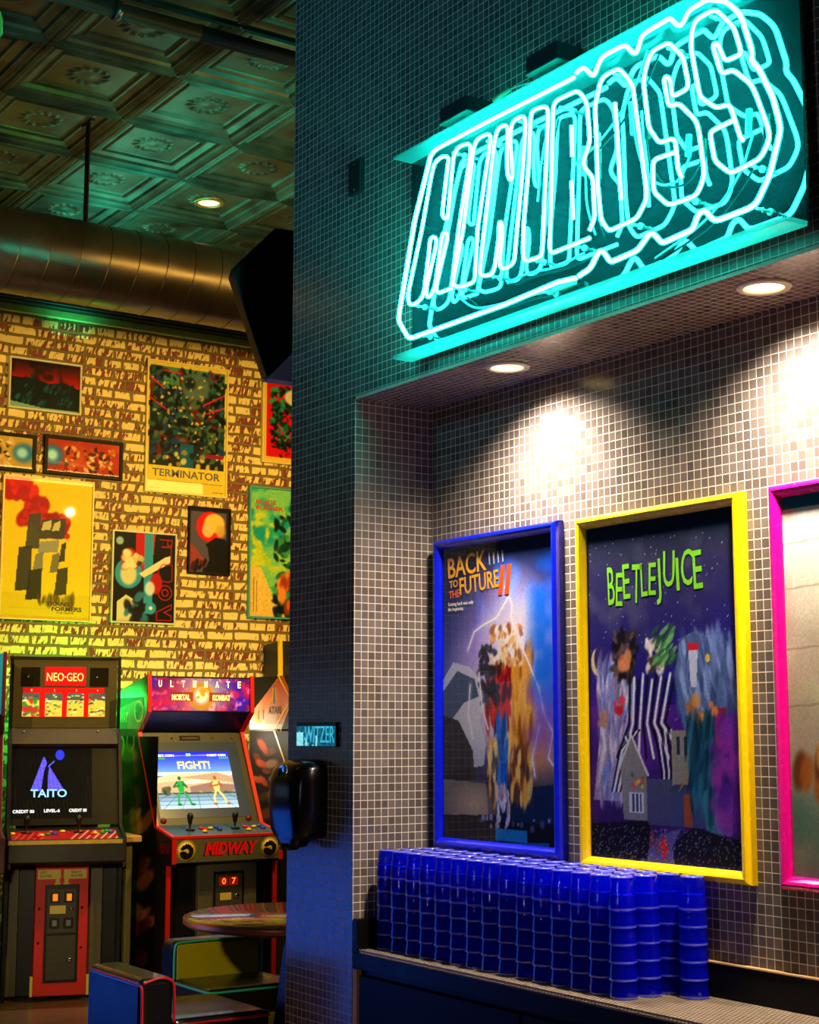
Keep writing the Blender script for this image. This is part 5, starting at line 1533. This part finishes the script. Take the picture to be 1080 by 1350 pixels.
# --- sliver of a machine at the left edge of the view
c0 = thing('arcade_cabinet', 'dark red arcade machine at the left edge, mostly cut off', 'arcade machine', (-8.235, 2.605, 0), math.radians(-17), 'arcade machines along the brick wall')
L = dict(parent=c0, local=True)
pf = [(-.62, 0), (-.62, 1.86), (-.18, 1.87), (-.17, 1.52), (-.24, 1.42), (-.1, .93), (.24, .90), (.24, .72), (0, .70), (0, 0)]
for u in (-.34, .322):
    MB().prism(pf, 'y', u, u + .018).build('side_panel', mat('side_plum', (96, 20, 44), .3), bevel=.003, **L)
MB().box(-.6, -.2, -.32, .32, .02, 1.85).box(-.2, -.03, -.32, .32, .02, .72).build('carcass', SIDEB, **L)
A = Art(60, 46, .76, (10, 12, 24))
A.cloud(5, 301, (40, 30, 90), .4, .7, .8).ell(.5, .5, .2, .2, (60, 90, 160), .7, .8)
MB().prism([(-.085, .92), (-.225, 1.42), (-.245, 1.42), (-.105, .92)], 'y', -.32, .32).build('screen_bezel', RIDGE, **L)
A.build('screen', (-.105, -.24, 1.0), Y_, V((-.14, 0, .5)).normalized(), .48, .37, CRT, c0, local=True)
for u in (-.17, .12):
    stick((.08, u, .90), Z_, c0, True)
for k, u in enumerate((-.08, -.04, 0, .20, .24, .28)):
    button((.08 + .02 * (k % 2), u, .90), ('red', 'yellow', 'blue')[k % 3], c0, True)
MB().box(-.03, -.018, -.15, .15, .05, .68).build('coin_panel', OLIVE, bevel=.004, **L)
MB().box(-.018, -.008, -.08, .08, .12, .6).build('coin_door', RIDGE, bevel=.01, **L)
MB().box(-.21, -.18, -.32, .32, 1.53, 1.86).build('marquee', mat('marquee_teal', (30, 120, 140), .3, emis=.6), **L)
MB().box(-.1, .245, -.345, .345, .715, .90).build('control_panel', mat('panel_maroon', (70, 10, 16), .4), bevel=.006, **L)

# ------------------------------------------------------------------ drink ledge, table, lounge chairs
t_ = thing('drink_ledge', 'narrow wooden drink ledge on a post between the two arcade machines', 'side table', (-8.12, 3.64, 0))
LW = mat('ledge_wood', (196, 150, 80), .45, noise=.2, nscale=30)
MB().prism([(-8.10, 3.609), (-8.10, 3.712), (-8.40, 3.762), (-8.40, 3.708)], 'z', .834, .868).build('ledge_top', LW, t_, bevel=.004)
MB().box(-8.158, -8.124, 3.632, 3.668, 0, .834).build('post', mat('post_olive', (110, 100, 60), .5), t_, bevel=.003)
MB().box(-8.20, -8.09, 3.645, 3.715, 0, .02).build('foot', DARK, t_, bevel=.004)

t_ = thing('round_table', 'round wooden table with a polished top beside the tiled pillar', 'table', (-5.28, 3.08, 0))
m = bpy.data.materials.new('table_wood')
m.use_nodes = True
nt = m.node_tree
tc = nt.nodes.new('ShaderNodeTexCoord')
mp = nt.nodes.new('ShaderNodeMapping')
mp.inputs['Scale'].default_value = (3, 45, 3)
mp.inputs['Rotation'].default_value = (0, 0, .5)
nz = nt.nodes.new('ShaderNodeTexNoise')
nz.inputs['Scale'].default_value = 2
nz.inputs['Detail'].default_value = 6
rp_ = nt.nodes.new('ShaderNodeValToRGB')
rp_.color_ramp.elements[0].color = L4((96, 56, 34))
rp_.color_ramp.elements[1].color = L4((168, 112, 70))
nt.links.new(tc.outputs['Object'], mp.inputs[0])
nt.links.new(mp.outputs[0], nz.inputs[0])
nt.links.new(nz.outputs['Fac'], rp_.inputs[0])
b = nt.nodes['Principled BSDF']
nt.links.new(rp_.outputs[0], b.inputs['Base Color'])
b.inputs['Roughness'].default_value = .18
b.inputs['Coat Weight'].default_value = .6
MB().lathe([(.001, .715), (.425, .715), (.435, .722), (.438, .735), (.434, .746), (.428, .75), (.001, .75)], (-5.28, 3.08, 0), n=72).build('tabletop', m, t_)
MB().lathe([(.439, .722), (.442, .726), (.442, .743), (.439, .747), (.436, .735)], (-5.28, 3.08, 0), n=72, closed=True).build('edge_band', mat('edge_copper', (170, 92, 50), .3, .4), t_)
MB().lathe([(.17, 0), (.17, .012), (.05, .04), (.036, .06), (.036, .66), (.12, .70), (.13, .715)], (-5.28, 3.08, 0), n=32).build('pedestal', BLK, t_)
VIN = mat('black_vinyl', (22, 20, 20), .3, coat=.3, noise=.2, nscale=6)
PR, PT = mat('red_piping', (226, 30, 34), .4), mat('teal_piping', (40, 150, 160), .4)


def rbox_piping(mb, pts, r=.006):
    mb.tube(pts, r, 8, False)


# chair A: backrest along x, seat towards +y
a = thing('lounge_chair', 'low black vinyl chair with red piping, nearest at bottom left', 'chair', (-5.22, 2.58, 0), 0, 'low vinyl chairs around the table')
MB().box(-5.45, -5.0, 2.30, 2.425, .10, .61).build('backrest', VIN, a, bevel=.022, seg=4)
MB().box(-5.45, -5.0, 2.425, 2.80, .355, .465).build('seat', VIN, a, bevel=.018, seg=4)
MB().box(-5.43, -5.02, 2.43, 2.78, .10, .355).build('base', VIN, a, bevel=.006)
MB().box(-5.42, -5.03, 2.33, 2.77, 0, .10).build('plinth', BLK, a)
p_ = MB()
p_.tube(chaikin([(-5.45, 2.303, .592), (-5.01, 2.303, .592), (-4.998, 2.306, .57), (-4.998, 2.306, .1)], False, 2), .0055, 8)
p_.tube(chaikin([(-5.0, 2.31, .595), (-4.997, 2.37, .612), (-4.997, 2.415, .60), (-4.997, 2.424, .57), (-4.997, 2.424, .46)], False, 2), .0055, 8)
p_.build('backrest_piping', PR, a)
MB().tube(chaikin([(-4.998, 2.425, .448), (-4.998, 2.79, .448), (-5.01, 2.802, .448), (-5.45, 2.802, .448)], False, 2), .0055, 8).build('seat_piping', PR, a)
# chair B: backrest along y, seat towards the room
b_ = thing('lounge_chair', 'low black vinyl chair with teal piping in front of the round table', 'chair', (-5.7, 3.0, 0), 0, 'low vinyl chairs around the table')
MB().box(-5.93, -5.82, 2.815, 3.215, .10, .61).build('backrest', VIN, b_, bevel=.022, seg=4)
MB().box(-5.82, -5.50, 2.815, 3.215, .36, .465).build('seat', VIN, b_, bevel=.018, seg=4)
MB().box(-5.81, -5.52, 2.83, 3.20, .10, .36).build('base', VIN, b_, bevel=.006)
MB().box(-5.90, -5.53, 2.84, 3.19, 0, .10).build('plinth', BLK, b_)
MB().tube(chaikin([(-5.818, 2.818, .46), (-5.818, 2.818, .59), (-5.818, 2.835, .605), (-5.818, 3.195, .605), (-5.818, 3.213, .59), (-5.818, 3.213, .46)], False, 2), .0055, 8).build('backrest_piping', PT, b_)
MB().tube(chaikin([(-5.81, 2.813, .45), (-5.51, 2.813, .45), (-5.498, 2.825, .45), (-5.498, 3.205, .45), (-5.51, 3.217, .45), (-5.81, 3.217, .45)], False, 2), .0055, 8).build('seat_piping', PT, b_)
YLIT, BLIT = mat('yellow_lit_vinyl', (150, 136, 22), .3, coat=.3, noise=.2, nscale=7), mat('blue_lit_vinyl', (6, 10, 34), .45, coat=0, noise=.15, nscale=5, spec=.3)  # mustard and navy stand in for yellow and blue light on black vinyl
MB().box(-5.824, -5.8165, 2.83, 3.20, .455, .596).build('yellow_lit_back', YLIT, b_, bevel=.006, seg=3)  # thin slab coloured as the yellow light on the backrest
MB().box(-5.522, -5.512, 2.835, 3.195, .11, .355).build('yellow_lit_front', YLIT, b_, bevel=.004)  # yellow light under the seat, put into the colour
MB().box(-5.92, -5.83, 2.811, 2.816, .11, .58).build('side_panel', BLIT, b_, bevel=.002)  # thin slab tinted for the blue light on this side
MB().box(-5.022, -5.012, 2.435, 2.775, .11, .35).build('yellow_lit_front', YLIT, a, bevel=.004)  # slab coloured as yellow light below the seat
MB().box(-5.435, -5.015, 2.2965, 2.302, .11, .582).build('side_panel', BLIT, a, bevel=.002)  # blue light on the outer back, put into the slab's colour
# chair C: tall leaning back against the pillar side
c_ = thing('lounge_chair', 'dark vinyl chair with a tall leaning back, half hidden by the tiled pillar', 'chair', (-4.98, 3.0, 0), 0, 'low vinyl chairs around the table')
MB().prism([(-5.035, .69), (-4.99, .705), (-4.955, .69), (-5.02, .10), (-5.13, .10), (-5.105, .39)], 'y', 2.865, 3.30).build('backrest', mat('navy_vinyl', (24, 26, 44), .32, coat=.3), c_, bevel=.016, seg=3)
MB().box(-5.02, -4.80, 2.88, 3.28, .355, .465).build('seat', VIN, c_, bevel=.018, seg=3)
MB().box(-5.07, -4.82, 2.89, 3.27, 0, .36).build('base', BLK, c_, bevel=.006)
